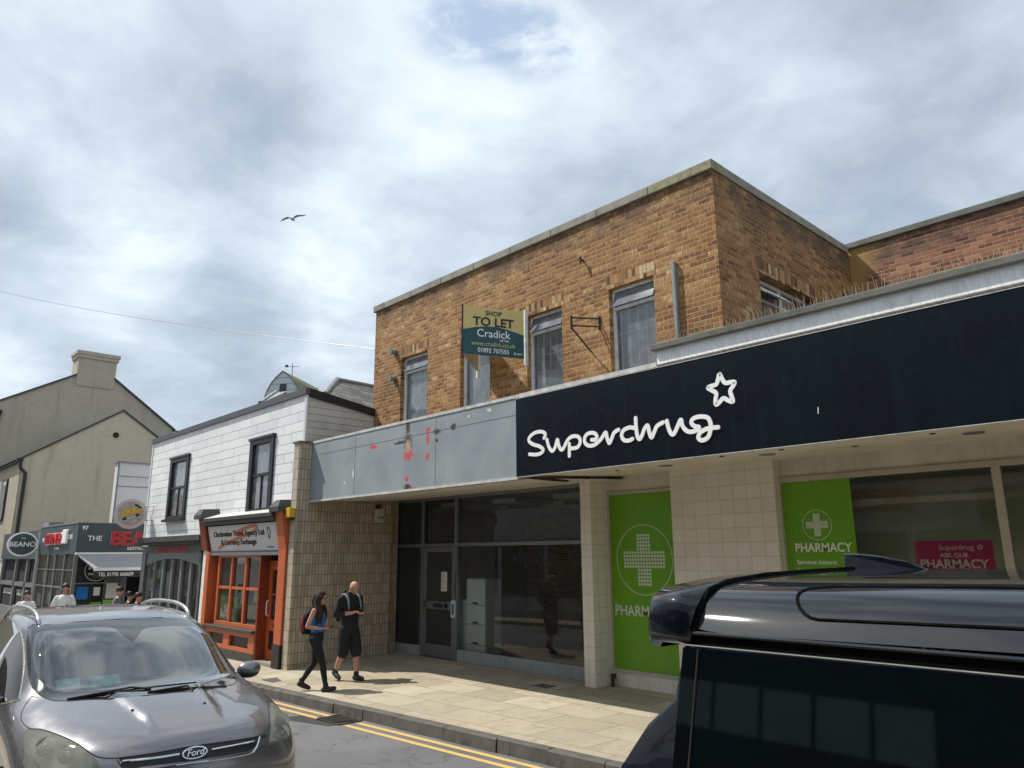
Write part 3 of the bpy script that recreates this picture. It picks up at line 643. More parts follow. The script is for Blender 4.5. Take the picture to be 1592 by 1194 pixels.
MB().quad((-8.30, Yp-.05, -.1), (-6.8, Yp-.05, -.1), (-6.8, Yp-.05, .22), (-8.30, Yp-.05, .22)).build('plinth', M['cream_tile'], pf)
B(-8.26, -6.86, Yp-.005, Yp+.02, .27, 3.085).build('green_vinyl', M['green'], pf)
def cross(cx, cz, r, y, nm, n, k, dr, mat, ring=True, rw=.012):
    g = MB(); 
    for i in range(n):
        for j in range(n):
            if abs(i-(n-1)/2) <= (k-1)/2 or abs(j-(n-1)/2) <= (k-1)/2:
                g.tube([(cx+(i-(n-1)/2)*dr, y, cz+(j-(n-1)/2)*dr), (cx+(i-(n-1)/2)*dr, y-.002, cz+(j-(n-1)/2)*dr)], dr*.44, 8)
    g.build(nm, mat, pf)
    if ring:
        g = MB(); ribbon(g, [(cx+r*cos(a), y, cz+r*sin(a)) for a in [2*pi*i/64 for i in range(64)]], rw, (0, -1, 0), .002, closed=True); g.build('ring', mat, pf)
R3, U3 = (1, 0, 0), (0, 0, 1)
pw = pbr('print_white', (.62, .68, .55), .5, var=.05)
c_ = atY(1000, 870, Yp)
cross(c_.x+.02, c_.z, .56, Yp-.006, 'dotted_cross', 15, 5, .056, pw)
pz = atY(957, 955, Yp)
text('lettering', 'PHARMACY', .235, (pz.x, Yp-.006, pz.z-.005), R3, U3, pw, pf, .002, .018, 'LEFT', xs=.92)
# tiled pier
MB().quad((-6.87, 9.9, -.1), (-5.12, 9.9, -.1), (-5.12, 9.9, 3.42), (-6.87, 9.9, 3.42)).build('tiled_pier', M['cream_tile'], pf)
MB().quad((-6.87, 9.9, -.1), (-6.87, 10.2, -.1), (-6.87, 10.2, 3.42), (-6.87, 9.9, 3.42)).build('tiled_pier_side', M['cream_tile_y'], pf)
MB().quad((-5.12, 9.9, -.1), (-5.12, 10.2, -.1), (-5.12, 10.2, 3.42), (-5.12, 9.9, 3.42)).build('tiled_pier_side', M['cream_tile_y'], pf)
f = MB(); wx0 = -5.17
f.box(wx0, 6, Yp, Yp+.1, 3.14, 3.5); f.build('header', M['cream'], pf)
f = MB(); f.box(wx0, wx0+.07, Yp-.03, Yp+.05, .5, 3.14); f.box(wx0+.07, 6, Yp-.03, Yp+.05, 3.07, 3.14); f.box(-2.47, -2.38, Yp-.04, Yp+.05, .55, 3.07); f.box(.3, .39, Yp-.04, Yp+.05, .55, 3.07); f.box(wx0+.07, 6, Yp-.04, Yp+.05, .5, .55); f.build('frame', M['creamframe'], pf)
B(wx0, 6, Yp-.03, Yp+.05, -.1, .5).build('plinth', M['cream_tile'], pf)
for a, b in ((wx0+.07, -2.47), (-2.38, .3), (.39, 6)): MB().quad((a, Yp, .55), (b, Yp, .55), (b, Yp, 3.07), (a, Yp, 3.07)).build('pane', M['pharmglass'], pf)
B(wx0+.07, -4.13, Yp-.008, Yp-.003, .55, 3.07).build('green_vinyl', M['green'], pf)
q = pbr('print_white_inside', (.78, .82, .74), .5, var=.05)
c_ = atY(1271, 816, Yp+.01); cross(c_.x, c_.z, .20, Yp-.009, 'dotted_cross', 20, 6, .0155, q, rw=.006)
a = atY(1237, 858, Yp); text('lettering', 'PHARMACY', .165, (a.x, Yp-.009, a.z), R3, U3, q, pf, .001, .018, 'LEFT', xs=.9)
a = atY(1240, 877, Yp); text('lettering', 'Services instore:', .085, (a.x, Yp-.009, a.z), R3, U3, q, pf, .001, .012, 'LEFT')
a = atY(1241, 890, Yp); text('lettering', 'Free medicines check up', .075, (a.x, Yp-.009, a.z), R3, U3, q, pf, .001, 0, 'LEFT', xs=.92)
a = atY(1305, 892, Yp); g = B(a.x, a.x+.19, Yp-.014, Yp-.0085, a.z-.005, a.z+.075).build('badge', M['signwhite'], pf)
text('lettering', 'NHS', .07, (a.x+.095, Yp-.0145, a.z+.01), R3, U3, M['beano'], pf, .001, .02, shear=.2)
# poster
t = thing('magenta_poster', 'magenta poster reading ASK OUR PHARMACY FIRST behind the pharmacy window', 'poster', (-3.05, 10.2, 1.6))
y = 10.2
B(-3.47, -2.61, y, y+.01, 1.55, 2.23).build('panel', M['pink'], t)
text('lettering', 'Superdrug', .085, (-3.0, y-.002, 2.12), R3, U3, q, t, .001, .004, xs=1.1); 
g = MB(); st = []
for i in range(10): a = pi/2+i*pi/5; rr = .03 if i % 2 == 0 else .015; st.append((-2.74+rr*cos(a), y-.002, 2.15+rr*sin(a)))
ribbon(g, spline(st, 3, True), .01, (0, -1, 0), .001, closed=True); g.build('star', q, t)
text('lettering', 'ASK OUR', .075, (-3.03, y-.002, 2.03), R3, U3, q, t, .001, .02)
text('lettering', 'PHARMACY', .145, (-3.05, y-.002, 1.905), R3, U3, q, t, .001, .022, xs=.98)
text('lettering', 'FIRST', .13, (-3.05, y-.002, 1.79), R3, U3, q, t, .001, .0)
# pharmacy room
rm = MB(); rm.box(-5.3, 7, 11.4, 11.5, 0, 3.4); rm.build('interior_wall', pbr('pharmacy_inner_wall', (.55, .57, .46), .9), pf)
B(-8.4, 7, Yp+.1, 13.3, 3.38, 3.42).build('interior_ceiling', M['ceil_in'], pf); B(-8.4, 7, Yp+.05, 13.3, -.05, 0).build('interior_floor', M['floor_in'], pf)
g = MB(); g.box(-5, 6, Yp+.35, Yp+.42, 2.72, 2.80); g.box(-5, 6, Yp+.9, Yp+1.0, 2.90, 3.05); g.build('blind_rail', M['cream'], pf)
# --- navy fascia sign
ns = thing('shop_sign', 'long navy fascia sign with white script letters and a star outline above the pharmacy', 'sign', (-3, YF, 3.2))
B(-7.93, 6, YF-.055, YF+.010, 3.215, 4.385).build('panel', M['navy'], ns)
g = MB(); g.box(-7.93, 6, YF-.062, YF-.0, 4.386, 4.394); g.box(-7.93, 6, YF-.060, YF-.0, 3.207, 3.214); g.build('edge_strip', M['flash'], ns)
YS = YF-.056
def c3(x, y): return atY(780+x/5.307, 560+y/5.307, YS)
def c4(x, y): return atY(1040+x/4.973, 480+y/4.973, YS)
st = [[c3(*q) for q in ((352, 643), (362, 610), (330, 590), (275, 600), (232, 636), (228, 668), (262, 695), (315, 712), (345, 740), (325, 768), (285, 779), (232, 776))],
      [c3(*q) for q in ((376, 656), (392, 715), (418, 750), (442, 722), (462, 655), (474, 705), (492, 738), (512, 728), (535, 680), (565, 640), (608, 626), (642, 640), (650, 680), (628, 718), (585, 728), (562, 726))],
      [c3(*q) for q in ((561, 690), (561, 790))],
      [c3(*q) for q in ((745, 657), (775, 655), (788, 628), (765, 602), (720, 604), (690, 635), (690, 680), (720, 705), (770, 698), (820, 655), (860, 597), (872, 640), (890, 684), (908, 655), (930, 600), (966, 574))],
      [c3(*q) for q in ((1098, 560), (1055, 556), (1008, 580), (993, 620), (1010, 658), (1050, 664), (1082, 650))],
      [c3(*q) for q in ((1108, 478), (1113, 560), (1122, 625), (1140, 652), (1162, 620), (1182, 565), (1208, 540), (1222, 600), (1240, 638), (1260, 600), (1285, 545), (1335, 514))],
      [c3(1366, 502), c3(1380, 560), c3(1400, 605), c3(1422, 610), c3(1445, 570), c4(95, 858), c4(108, 905), c4(140, 944), c4(180, 952), c4(225, 935), c4(234, 915), c4(205, 910), c4(178, 885), c4(190, 852), c4(240, 835), c4(300, 842), c4(325, 885), c4(325, 940), c4(305, 995), c4(262, 1018), c4(232, 1000), c4(245, 960), c4(300, 928), c4(384, 917)]]
for i, s_ in enumerate(st):
    g = MB(); ribbon(g, spline(s_, 7), .053, (0, -1, 0), .008+.0008*i, lift=.00001); g.build('letter_stroke', M['signwhite'], ns)
g = MB(); ribbon(g, spline([c4(*q) for q in ((393, 506), (414, 545), (438, 574), (480, 568), (510, 568), (498, 598), (476, 635), (488, 680), (497, 718), (465, 712), (424, 692), (395, 722), (367, 742), (362, 705), (368, 655), (335, 632), (303, 612), (330, 598), (368, 585), (382, 545))], 4, True), .052, (0, -1, 0), .009, closed=True); g.build('star', M['signwhite'], ns)
g = MB(); p = atY(1272, 638, YS); g.obox((p.x, YS-.001, p.z), (.004, 0, 0), (0, .001, 0), (.004, 0, .035)); g.build('bird_dropping', M['signwhite'], ns)
# --- bird spikes
g = MB(); xx = -5.25
while xx < 3.5:
    for k in range(2): g.tube([(xx+random.uniform(0, .03), YF+.02+.05*k, 4.70), (xx+random.uniform(-.035, .05), YF-.02+.1*k+random.uniform(-.02, .02), 4.70+random.uniform(.10, .18))], [.0042, .002], 4)
    xx += random.uniform(.045, .08)
setp(g.build('bird_spikes', pbr('spike_steel', (.42, .33, .22), .5, metal=.2)), 'row of thin bird spikes along the dark coping above the white band', 'bird spikes')
# --- downpipe strip, bracket, hook, lamps
t = thing('wall_conduit', 'grey vertical conduit fixed to the brick wall beside the rightmost front window', 'pipe', (-6.07, YB, 4.7))
MB().box(-6.10, -6.04, YB-.07, YB-.0, 4.71, 6.49).build('conduit', M['ridge'], t, bevel=.01)
t = thing('sign_bracket', 'black iron bracket frame with a diagonal stay on the brick wall', 'bracket', (-7.75, YB, 5.5))
p0, p1 = Vector((-7.61, YB, 5.95)), Vector((-7.88, 8.79, 5.95)); g = MB()
for dz in (0, -.14): g.tube([p0+Vector((0, 0, dz)), p1+Vector((0, 0, dz))], .014, 6)
g.tube([p1+Vector((0, 0, .03)), p1+Vector((0, 0, -.2))], .02, 6); g.tube([p0+Vector((.0, -.01, .04)), p0+Vector((0, -.01, -.2))], .02, 6); g.build('arm', M['rust'], t)
MB().tube([p1+Vector((0, 0, -.18)), (-7.82, YB, 5.42)], .014, 6).build('stay', M['rust'], t)
g = MB(); g.tube([(-7.93, YB, 7.09), (-7.93, YB-.07, 7.09), (-7.93, YB-.09, 7.02), (-7.93, YB-.08, 7.14)], .018, 6)
setp(g.build('wall_hook', M['rust']), 'small black hook high on the brick wall above the iron bracket', 'hook')
for i, (zz, ll) in enumerate(((6.60, 'upper of two small grey wall lights near the left edge of the brick wall'), (5.98, 'lower of two small grey wall lights near the left edge of the brick wall'))):
    t = thing('wall_light', ll, 'light', (-13.62, YB, zz), 'wall lights on the brick'); g = MB(); g.tube([(-13.62, YB-.0, zz), (-13.62, YB-.05, zz)], .07, 14); g.build('base', M['alu'], t)
    g = MB(); g.tube([(-13.62, YB-.05, zz), (-13.62, YB-.16, zz-.01)], [.05, .065], 12); g.build('lamp_head', M['ridge'], t)
# --- to let board
t = thing('to_let_board', 'V-shaped SHOP TO LET agent board fixed to the brick wall', 'sign', (-9.6, YB, 5.6))
A0 = atY(719, 476, 8.0); A1 = atY(814, 487, 9.08); zt, zb = 6.47, 5.57
A = Vector((A0.x, 8.0, 0)); Bq = Vector((A1.x, 9.08, 0)); Dv = Bq-A; Wd = Dv.length; R_ = Dv.normalized(); nrm = R_.cross(Vector((0, 0, 1)))
def bp(s, z, o=0): q = A+R_*(s*Wd)+nrm*o; return (q.x, q.y, zb+(zt-zb)*z)
yel = pbr('board_yellow', (.66, .52, .20), .5, var=.06); teal = pbr('board_teal', (.006, .075, .085), .45, var=.08)
MB().prism([bp(0, 0), bp(1, 0), bp(1, 1), bp(0, 1)], nrm*-.012).build('board_panel', yel, t)
arc = [bp(i/16, .50+.13*sin(pi*(i/16*.92+.06))**1.0-.02, .003) for i in range(17)]
MB().prism([bp(0, 0, .003), bp(1, 0, .003)]+arc[::-1], nrm*-.002).build('board_band', teal, t)
gold = pbr('board_gold_text', (.55, .45, .18), .5, var=.04)
def bt(s, size, u, v, mat, bold=0, xs=1., al='CENTER'): text('lettering', s, size, bp(u, v, .004), R_, U3, mat, t, .001, bold, al, xs)
bt('SHOP', .125, .50, .84, M['black'], .018, 1.0); bt('TO LET', .225, .50, .62, M['black'], .028, 1.05)
bt('Cradick', .205, .50, .385, M['signwhite'], .004, .98); bt('RETAIL', .05, .68, .315, M['signwhite'], .01, 1.15)
bt('www.cradick.co.uk', .118, .50, .20, gold, .006, .92); bt('01892 707555', .118, .50, .065, M['signwhite'], .006, .88)
bt('@ agents', .05, .90, .075, M['signwhite'], .01, .85)
A2 = Vector((-10.62, 9.08, 0)); D2 = (A2-A); n2 = D2.normalized().cross(Vector((0, 0, 1)))
q = [A+D2*.04, A2]; MB().prism([(q[0].x, q[0].y, zb), (q[1].x, q[1].y, zb), (q[1].x, q[1].y, zt), (q[0].x, q[0].y, zt)], n2*.012).build('board_panel', pbr('board_back', (.42, .38, .32), .7), t)
g = MB(); 
for q in (Vector((A1.x, 9.12, 0)), A2): g.box(q.x-.02, q.x+.02, q.y-.02, q.y+.05, zb-.12, zt+.05)
g.build('post', M['whiteframe'], t)
g = MB(); g.tube([(A.x, A.y, zb-.04), (A.x, A.y, zt+.02)], .015, 6); g.build('hinge_post', M['alu_dark'], t)
# --- alarm boxes, tap
t = thing('alarm_box', 'white alarm box on a dark bracket on the tiled side wall', 'alarm box', (-14.27, 9.27, 2.9))
MB().obox((-14.18, 9.26, 2.96), (.05, 0, 0), (0, .11, 0), (0, 0, .15)).build('box', pbr('alarm_white', (.50, .47, .40), .5), t, bevel=.02)
MB().box(-14.27, -14.15, 9.22, 9.30, 3.11, 3.2).build('bracket', M['rust'], t); text('lettering', 'ALARM', .06, (-14.127, 9.26, 2.90), (0, 1, 0), U3, M['sill'], t, .001, .02)
t = thing('yellow_alarm_box', 'small yellow alarm box on top corner of the orange shopfront', 'alarm box', (-14.4, 7.3, 2.9))
B(-14.46, -14.28, 7.17, 7.298, 2.87, 3.07).build('box', M['yellowbox'], t, bevel=.015); B(-14.44, -14.30, 7.19, 7.298, 2.83, 2.868).build('lens', M['black'], t)
t = thing('standpipe', 'short rusty pipe stub with a tap at the foot of the cream pillar', 'pipe', (-8.15, 9.95, 0))
g = MB(); g.tube([(-8.20, 9.93, -.02), (-8.20, 9.93, .2)], .03, 8); g.tube([(-8.20, 9.93, .17), (-8.12, 9.90, .17)], .02, 8); g.build('stub', M['rust'], t)
MB().tube([(-8.12, 9.90, .13), (-8.12, 9.90, .21)], .018, 8).build('valve', M['rust'], t)

# ================================================================== WHITE BUILDING
YW = 7.5
wb = thing('white_clad_building', 'white clad two storey building with two black sash windows above the orange and grey shops', 'building', (-19.3, YW, 0))
sash = [(-22.42, -21.05, 3.13, 4.84), (-17.05, -15.86, 3.07, 4.77)]
wall_open('X', YW, -24.25, -14.45, 2.4, 5.52, sash, .14).build('wall', M['white_panel'], wb)
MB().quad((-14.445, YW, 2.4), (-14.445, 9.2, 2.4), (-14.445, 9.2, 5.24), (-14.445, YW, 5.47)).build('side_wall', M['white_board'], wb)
MB().quad((-24.25, YW, -.5), (-24.25, 14, -.5), (-24.25, 14, 5.5), (-24.25, YW, 5.5)).build('side_wall', M['render_white'], wb)
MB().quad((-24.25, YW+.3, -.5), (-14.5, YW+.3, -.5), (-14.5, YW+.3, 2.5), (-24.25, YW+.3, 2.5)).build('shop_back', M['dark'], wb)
B(-24.27, -24.18, YW-.02, YW+.02, 2.4, 5.52).build('corner_trim', M['render_white'], wb); B(-14.5, -14.42, YW-.02, YW+.02, 4.45, 5.5).build('corner_trim', M['render_white'], wb)
B(-24.3, -14.42, YW-.05, YW+.05, 5.52, 5.66).build('parapet_trim', M['grey_roofing'], wb)
MB().prism([(-14.5, YW+.05, 5.47), (-14.5, 9.2, 5.24), (-14.5, 9.2, 5.41), (-14.5, YW+.05, 5.655)], (.10, 0, 0)).build('verge_board', M['black'], wb)
q1 = atX(505, 613, -14.95); q2 = atX(524, 590, -16.3); q3 = atX(584, 603, -16.3)
MB().quad(q1, q2, (-16.3, 11.5, q3.z), (-14.5, 11.5, 5.2), (-14.5, 9.2, 5.40), (-14.5, q1.y, 5.5)).build('roof', M['slate'], wb)
MB().quad(q1, q2, (-18.5, q2.y, q2.z-.5), (-18.5, q1.y, 5.45), (-14.95, q1.y, 5.5)).build('roof', M['ridge'], wb)
g = MB(); g.tube([q1, q2], .075, 8); g.tube([q2, Vector((-16.3, 11.5, q3.z))], .06, 8); g.build('ridge_tiles', M['ridge'], wb)
r1, r2, r3 = atX(405, 627, -17.6), atX(430, 610, -18.6), atX(447, 608, -17.9); g = MB(); g.quad(r1, r2, r3, (-17.5, YW+.2, 5.5)); g.tube([r1, r2], .07, 6); g.build('roof', M['ridge'], wb)
def sashwin(a, b, c, d, curtain):
    w = thing('sash_window', None, None); w.parent = wb; w.location = Vector(((a+b)/2, YW, c))-wb.location
    f = MB(); t_ = .13
    f.box(a-.03, a+t_, YW-.05, YW+.06, c, d); f.box(b-t_, b+.03, YW-.05, YW+.06, c, d); f.box(a+t_, b-t_, YW-.05, YW+.06, d-.1, d); f.box(a+t_, b-t_, YW-.045, YW+.06, c, c+.09)
    f.box(a-.06, b+.06, YW-.08, YW+.02, d, d+.06); f.box(a-.08, b+.08, YW-.13, YW+.03, c-.07, c); f.build('frame', M['black'], w)
    m_ = (c+d)/2+.02; f = MB(); f.box(a+t_, b-t_, YW-.02, YW+.05, m_-.03, m_+.03); f.box((a+b)/2-.012, (a+b)/2+.012, YW-.0, YW+.04, c+.09, m_-.03); f.build('glazing_bar', M['black'], w)
    MB().quad((a+t_, YW+.03, c+.09), (b-t_, YW+.03, c+.09), (b-t_, YW+.03, d-.1), (a+t_, YW+.03, d-.1)).build('pane', M['upglass'], w)
    MB().quad((a+t_, YW+.055, c+.09), (b-t_, YW+.055, c+.09), (b-t_, YW+.055, c+(d-c)*.36), (a+t_, YW+.055, c+(d-c)*.36)).build('lower_board', M['alu_dark'], w)
    n = 22; pts = []; x0, x1 = a+t_+(.3 if curtain else .0), b-t_-.02
    for i in range(n+1): pts.append((x0+(x1-x0)*i/n, YW+.13+.02*sin(i*1.9)))
    g = MB(); 
    for p_, r_ in zip(pts, pts[1:]): g.quad((p_[0], p_[1], c+.5), (r_[0], r_[1], c+.5), (r_[0], r_[1], d-.1), (p_[0], p_[1], d-.1))
    g.build('curtain', M['curtain'], w, smooth=True)
sashwin(*sash[0], True); sashwin(*sash[1], False)
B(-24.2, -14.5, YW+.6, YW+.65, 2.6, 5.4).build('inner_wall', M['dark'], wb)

# --- orange travel agency shopfront
og = thing('orange_shopfront', 'orange painted travel agency shopfront with a glazed door at its right', 'shopfront', (-16.7, 7.4, 0))
def g0(x, y=7.3): return pave(x, y)
f = MB()
B(-18.72, -18.50, 7.26, 7.5, -.3, 2.2).build('pilaster', M['orange'], og, bevel=.01); B(-14.85, -14.535, 7.26, 7.5, .35, 2.25).build('pilaster', M['orange'], og, bevel=.01)
for xa, xb in ((-19.02, -18.66), (-14.86, -14.54)):
    MB().add([(xa, 7.12, 3.02), (xb, 7.12, 3.02), (xb, 7.26, 2.24), (xa, 7.26, 2.24), (xa, 7.5, 3.02), (xb, 7.5, 3.02), (xb, 7.5, 2.24), (xa, 7.5, 2.24)], [(0, 1, 2, 3), (0, 4, 5, 1), (3, 2, 6, 7), (0, 3, 7, 4), (1, 5, 6, 2)]).build('corbel', M['orange_dk'] if xa < -18 else M['orange'], og)
    MB().add([(xa-.06, 7.02, 3.0), (xb+.04, 7.02, 3.0), (xb+.04, 7.5, 3.0), (xa-.06, 7.5, 3.0), (xa-.06, 7.02, 3.1), (xb+.04, 7.02, 3.1), (xb+.04, 7.5, 3.1), (xa-.06, 7.5, 3.1), (xa+.05, 7.1, 3.24), (xb-.05, 7.1, 3.24), (xb-.05, 7.5, 3.26), (xa+.05, 7.5, 3.26)], [(0, 1, 2, 3), (0, 4, 5, 1), (1, 5, 6, 2), (0, 3, 7, 4), (4, 8, 9, 5), (5, 9, 10, 6), (4, 7, 11, 8), (8, 11, 10, 9)]).build('corbel_cap', M['sill'], og)
B(-18.98, -18.72, 7.3, 7.5, -.3, 2.24).build('side_post', M['whiteframe'], og)
B(-14.85, -14.53, 7.24, 7.5, -.3, .35).build('pilaster_base', M['black'], og)
MB().box(-18.66, -14.86, 7.06, 7.5, 2.92, 3.0).box(-18.66, -14.86, 7.10, 7.5, 2.83, 2.92).build('cornice', M['sill'], og)
MB().quad((-18.66, 7.06, 3.0), (-14.86, 7.06, 3.0), (-14.86, 7.5, 3.13), (-18.66, 7.5, 3.13)).build('lead_flashing', M['flash'], og)
B(-18.5, -14.86, 7.28, 7.36, 2.12, 2.19).build('blind_box', M['alu'], og)
f = MB(); wx = [-18.12, -17.38, -16.62, -15.86]
for x in wx: f.box(x-.045, x+.045, 7.36, 7.45, .55, 2.13)
for a, b in zip(wx, wx[1:]): f.box(a+.045, b-.045, 7.37, 7.44, 1.36, 1.42); f.box(a+.045, b-.045, 7.36, 7.45, 2.07, 2.13); f.box(a+.045, b-.045, 7.36, 7.45, .55, .64)
f.build('window_frame', M['orange'], og, bevel=.004)
MB().quad((-18.12, 7.41, .6), (-15.86, 7.41, .6), (-15.86, 7.41, 2.1), (-18.12, 7.41, 2.1)).build('pane', M['shopglass'], og)
B(-18.5, -15.80, 7.22, 7.4, .48, .545).build('window_sill', M['sill'], og, bevel=.01)
f = MB(); xs_ = [-18.5, -18.3, -17.5, -17.2, -16.1, -15.82]
f.box(-18.5, -15.82, 7.30, 7.4, .38, .48); f.box(-18.5, -15.82, 7.30, 7.4, .07, .15)
for a, b in ((-18.5, -18.28), (-17.42, -17.1), (-16.1, -15.82)): f.box(a, b, 7.30, 7.4, .15, .38)
f.build('stall_riser', M['orange'], og); B(-18.28, -16.1, 7.36, 7.4, .15, .38).build('riser_grille', M['black'], og)
B(-18.5, -15.80, 7.29, 7.4, -.4, .07).build('base_board', M['sill'], og)
B(-15.80, -15.74, 7.30, 7.75, -.2, 2.13).build('reveal', M['orange_dk'], og)
d = thing('door', None, None); d.parent = og; d.location = Vector((-15.5, 7.5, 0))-og.location; a, b = -15.74, -14.9; yy = 7.55
f = MB(); f.box(a, a+.12, yy-.03, yy+.03, -.03, 1.93); f.box(b-.12, b, yy-.03, yy+.03, -.03, 1.93); f.box(a+.12, b-.12, yy-.03, yy+.03, 1.8, 1.93); f.box(a+.12, b-.12, yy-.03, yy+.03, .55, .78); f.box(a+.12, b-.12, yy-.03, yy+.03, -.03, .17)
f.box((a+b)/2-.015, (a+b)/2+.015, yy-.02, yy+.02, .78, 1.8); f.box(a+.12, b-.12, yy-.02, yy+.02, 1.28, 1.31); f.build('door_frame', M['orange'], d, bevel=.004)
MB().quad((a+.12, yy, .78), (b-.12, yy, .78), (b-.12, yy, 1.8), (a+.12, yy, 1.8)).build('door_pane', M['shopglass'], d)
B(a+.12, b-.12, yy-.01, yy+.01, .17, .55).build('kick_panel', M['black'], d); B(-15.42, -15.22, yy-.04, yy-.03, .64, .70).build('letter_plate', M['alu_dark'], d)
MB().tube([(a+.06, yy-.03, .85), (a+.06, yy-.08, .87), (a+.06, yy-.08, 1.15), (a+.06, yy-.03, 1.17)], .013, 6).build('handle', M['signwhite'], d)
B(a, b, yy-.03, yy+.03, 1.935, 2.0).build('door_head', M['orange'], og); MB().quad((a, yy, 2.0), (b, yy, 2.0), (b, yy, 2.12), (a, yy, 2.12)).build('fanlight', M['shopglass'], og)
B(-15.78, -14.86, 7.28, 7.9, -.22, -.04).build('door_step', M['coping'], og)
B(-18.5, -14.6, 8.9, 9, -.2, 2.2).build('interior_wall', M['wall_in'], og); B(-18.7, -14.6, 7.5, 9, 2.13, 2.2).build('interior_ceiling', M['wall_in'], og)
B(-18.05, -17.05, 7.425, 7.43, .66, 1.2).build('green_poster', pbr('lime_poster', (.25, .52, .06), .5), og)
text('lettering', 'ALL', .13, (-17.45, 7.42, 1.06), R3, U3, M['black'], og, .001, .02, xs=1.5); text('lettering', 'INCLUSIVE', .09, (-17.5, 7.42, .96), R3, U3, M['black'], og, .001, .02, xs=1.2)
B(-17.95, -17.2, 7.418, 7.424, .68, .90).build('poster_panel', M['paper'], og); text('lettering', '& HOLIDAYS', .1, (-17.57, 7.414, .78), R3, U3, M['black'], og, .001, .02, xs=1.1)
for a, b, c, e in ((-16.9, -16.66, 1.05, 1.35), (-16.25, -16.02, 1.1, 1.35), (-17.22, -16.8, 1.93, 2.06)): B(a, b, 7.424, 7.43, c, e).build('notice', M['paper'], og)
t = thing('travel_sign', 'tilted white travel agency signboard with an orange swoosh above the orange window', 'sign', (-16.7, 7.2, 2.2))
S0 = Vector((-18.6, 7.34, 2.22)); S1 = Vector((-14.88, 7.34, 2.22)); UPV = Vector((0, -.14, .60)).normalized(); NV = R3 and Vector((1, 0, 0)).cross(UPV)
MB().prism([S0, S1, S1+UPV*.60, S0+UPV*.60], NV*-.03).build('panel', pbr('sign_white_panel', (.60, .61, .62), .4, var=.05), t)
f = MB(); f.prism([S0+UPV*-.03, S1+UPV*-.03, S1, S0], NV*.02); f.build('trim', M['alu_dark'], t)
swo = pbr('orange_swoosh', (.60, .14, .06), .4)
def sp(u, v, o=.002): q = S0+(S1-S0)*u+UPV*(v*.60)+NV*o; return (q.x, q.y, q.z)
g = MB(); ribbon(g, spline([sp(.13, .12), sp(.22, .25), (sp(.35, .40)), sp(.5, .53), sp(.64, .66), sp(.72, .80), sp(.73, .90), sp(.68, .92), sp(.55, .83), sp(.42, .70)], 6), .075, NV, .002, lift=.00002); g.build('swoosh', swo, t)
text('lettering', 'Clockmaker Travel Agency Ltd', .17, sp(.45, .58, .004), R3, UPV, M['black'], t, .003, .02, xs=1.28)
text('lettering', '& Currency Exchange', .17, sp(.44, .25, .004), R3, UPV, M['black'], t, .003, .02, xs=1.28)
g = MB(); ribbon(g, spline([sp(.875, .44, .004), sp(.86, .70, .004), sp(.875, .82, .004), sp(.895, .70, .004)], 5, True), .025, NV, .002, closed=True); g.build('pin_symbol', M['black'], t)
text('lettering', '01795 662266', .055, sp(.87, .10, .004), R3, UPV, M['alu'], t, .001, .01)

# --- grey shopfront
gs = thing('grey_shopfront', 'grey shopfront with six narrow arched panes under red lettering', 'shopfront', (-21.6, 7.45, 0))
MB().box(-23.9, -19.04, 7.18, 7.5, 2.50, 2.64).box(-23.75, -19.04, 7.27, 7.5, 2.42, 2.50).build('cornice', M['sill'], gs)
B(-23.5, -19.5, 7.42, 7.5, 2.20, 2.41).build('fascia', pbr('grey_fascia_board', (.075, .085, .085), .5), gs)
text('lettering', 'GREENWICH CHAR HOUSE', .19, (-21.55, 7.416, 2.235), R3, U3, M['red'], gs, .004, .02, xs=1.02)
f = MB(); X0, X1 = -23.75, -19.35
for x in (X0, X1-.14): B(x, x+.14, 7.4, 7.5, -.5, 2.2).build('pilaster', M['shopgrey'], gs)
B(-19.2, -19.02, 7.42, 7.5, -.4, 2.42).build('pilaster', M['shopgrey'], gs)
MB().prism([(X0+.14, 7.5, 2.2), (X0+.14, 7.5, 1.86)]+[(X0+.14+(X1-X0-.28)*i/12, 7.5, 1.86+.19*sin(pi*i/12)) for i in range(1, 12)]+[(X1-.14, 7.5, 1.86), (X1-.14, 7.5, 2.2)], (0, -.06, 0)).build('arched_head', M['shopgrey_lt'], gs)
f = MB()
for i in range(1, 6): x = X0+.14+(X1-X0-.28)*i/6; f.box(x-.065, x+.065, 7.45, 7.53, .3, 2.03)
f.box(X0+.14, X1-.14, 7.43, 7.53, -.5, .3); f.build('mullion', M['shopgrey_lt'], gs, bevel=.005)
MB().quad((X0+.14, 7.51, .3), (X1-.14, 7.51, .3), (X1-.14, 7.51, 2.06), (X0+.14, 7.51, 2.06)).build('pane', M['shopglass'], gs)
for a, b, c, e, m_ in ((-23.5, -23.15, 1.15, 1.5, 'paper'), (-22.9, -22.6, 1.5, 1.75, 'paper'), (-22.9, -22.55, .7, 1.2, 'curtain'), (-22.1, -21.9, 1.0, 1.7, 'paper'), (-20.6, -20.05, .35, .95, 'upglass'), (-22.9, -22.6, 1.36, 1.5, 'green')): B(a, b, 7.53, 7.54, c, e).build('notice', M[m_], gs)
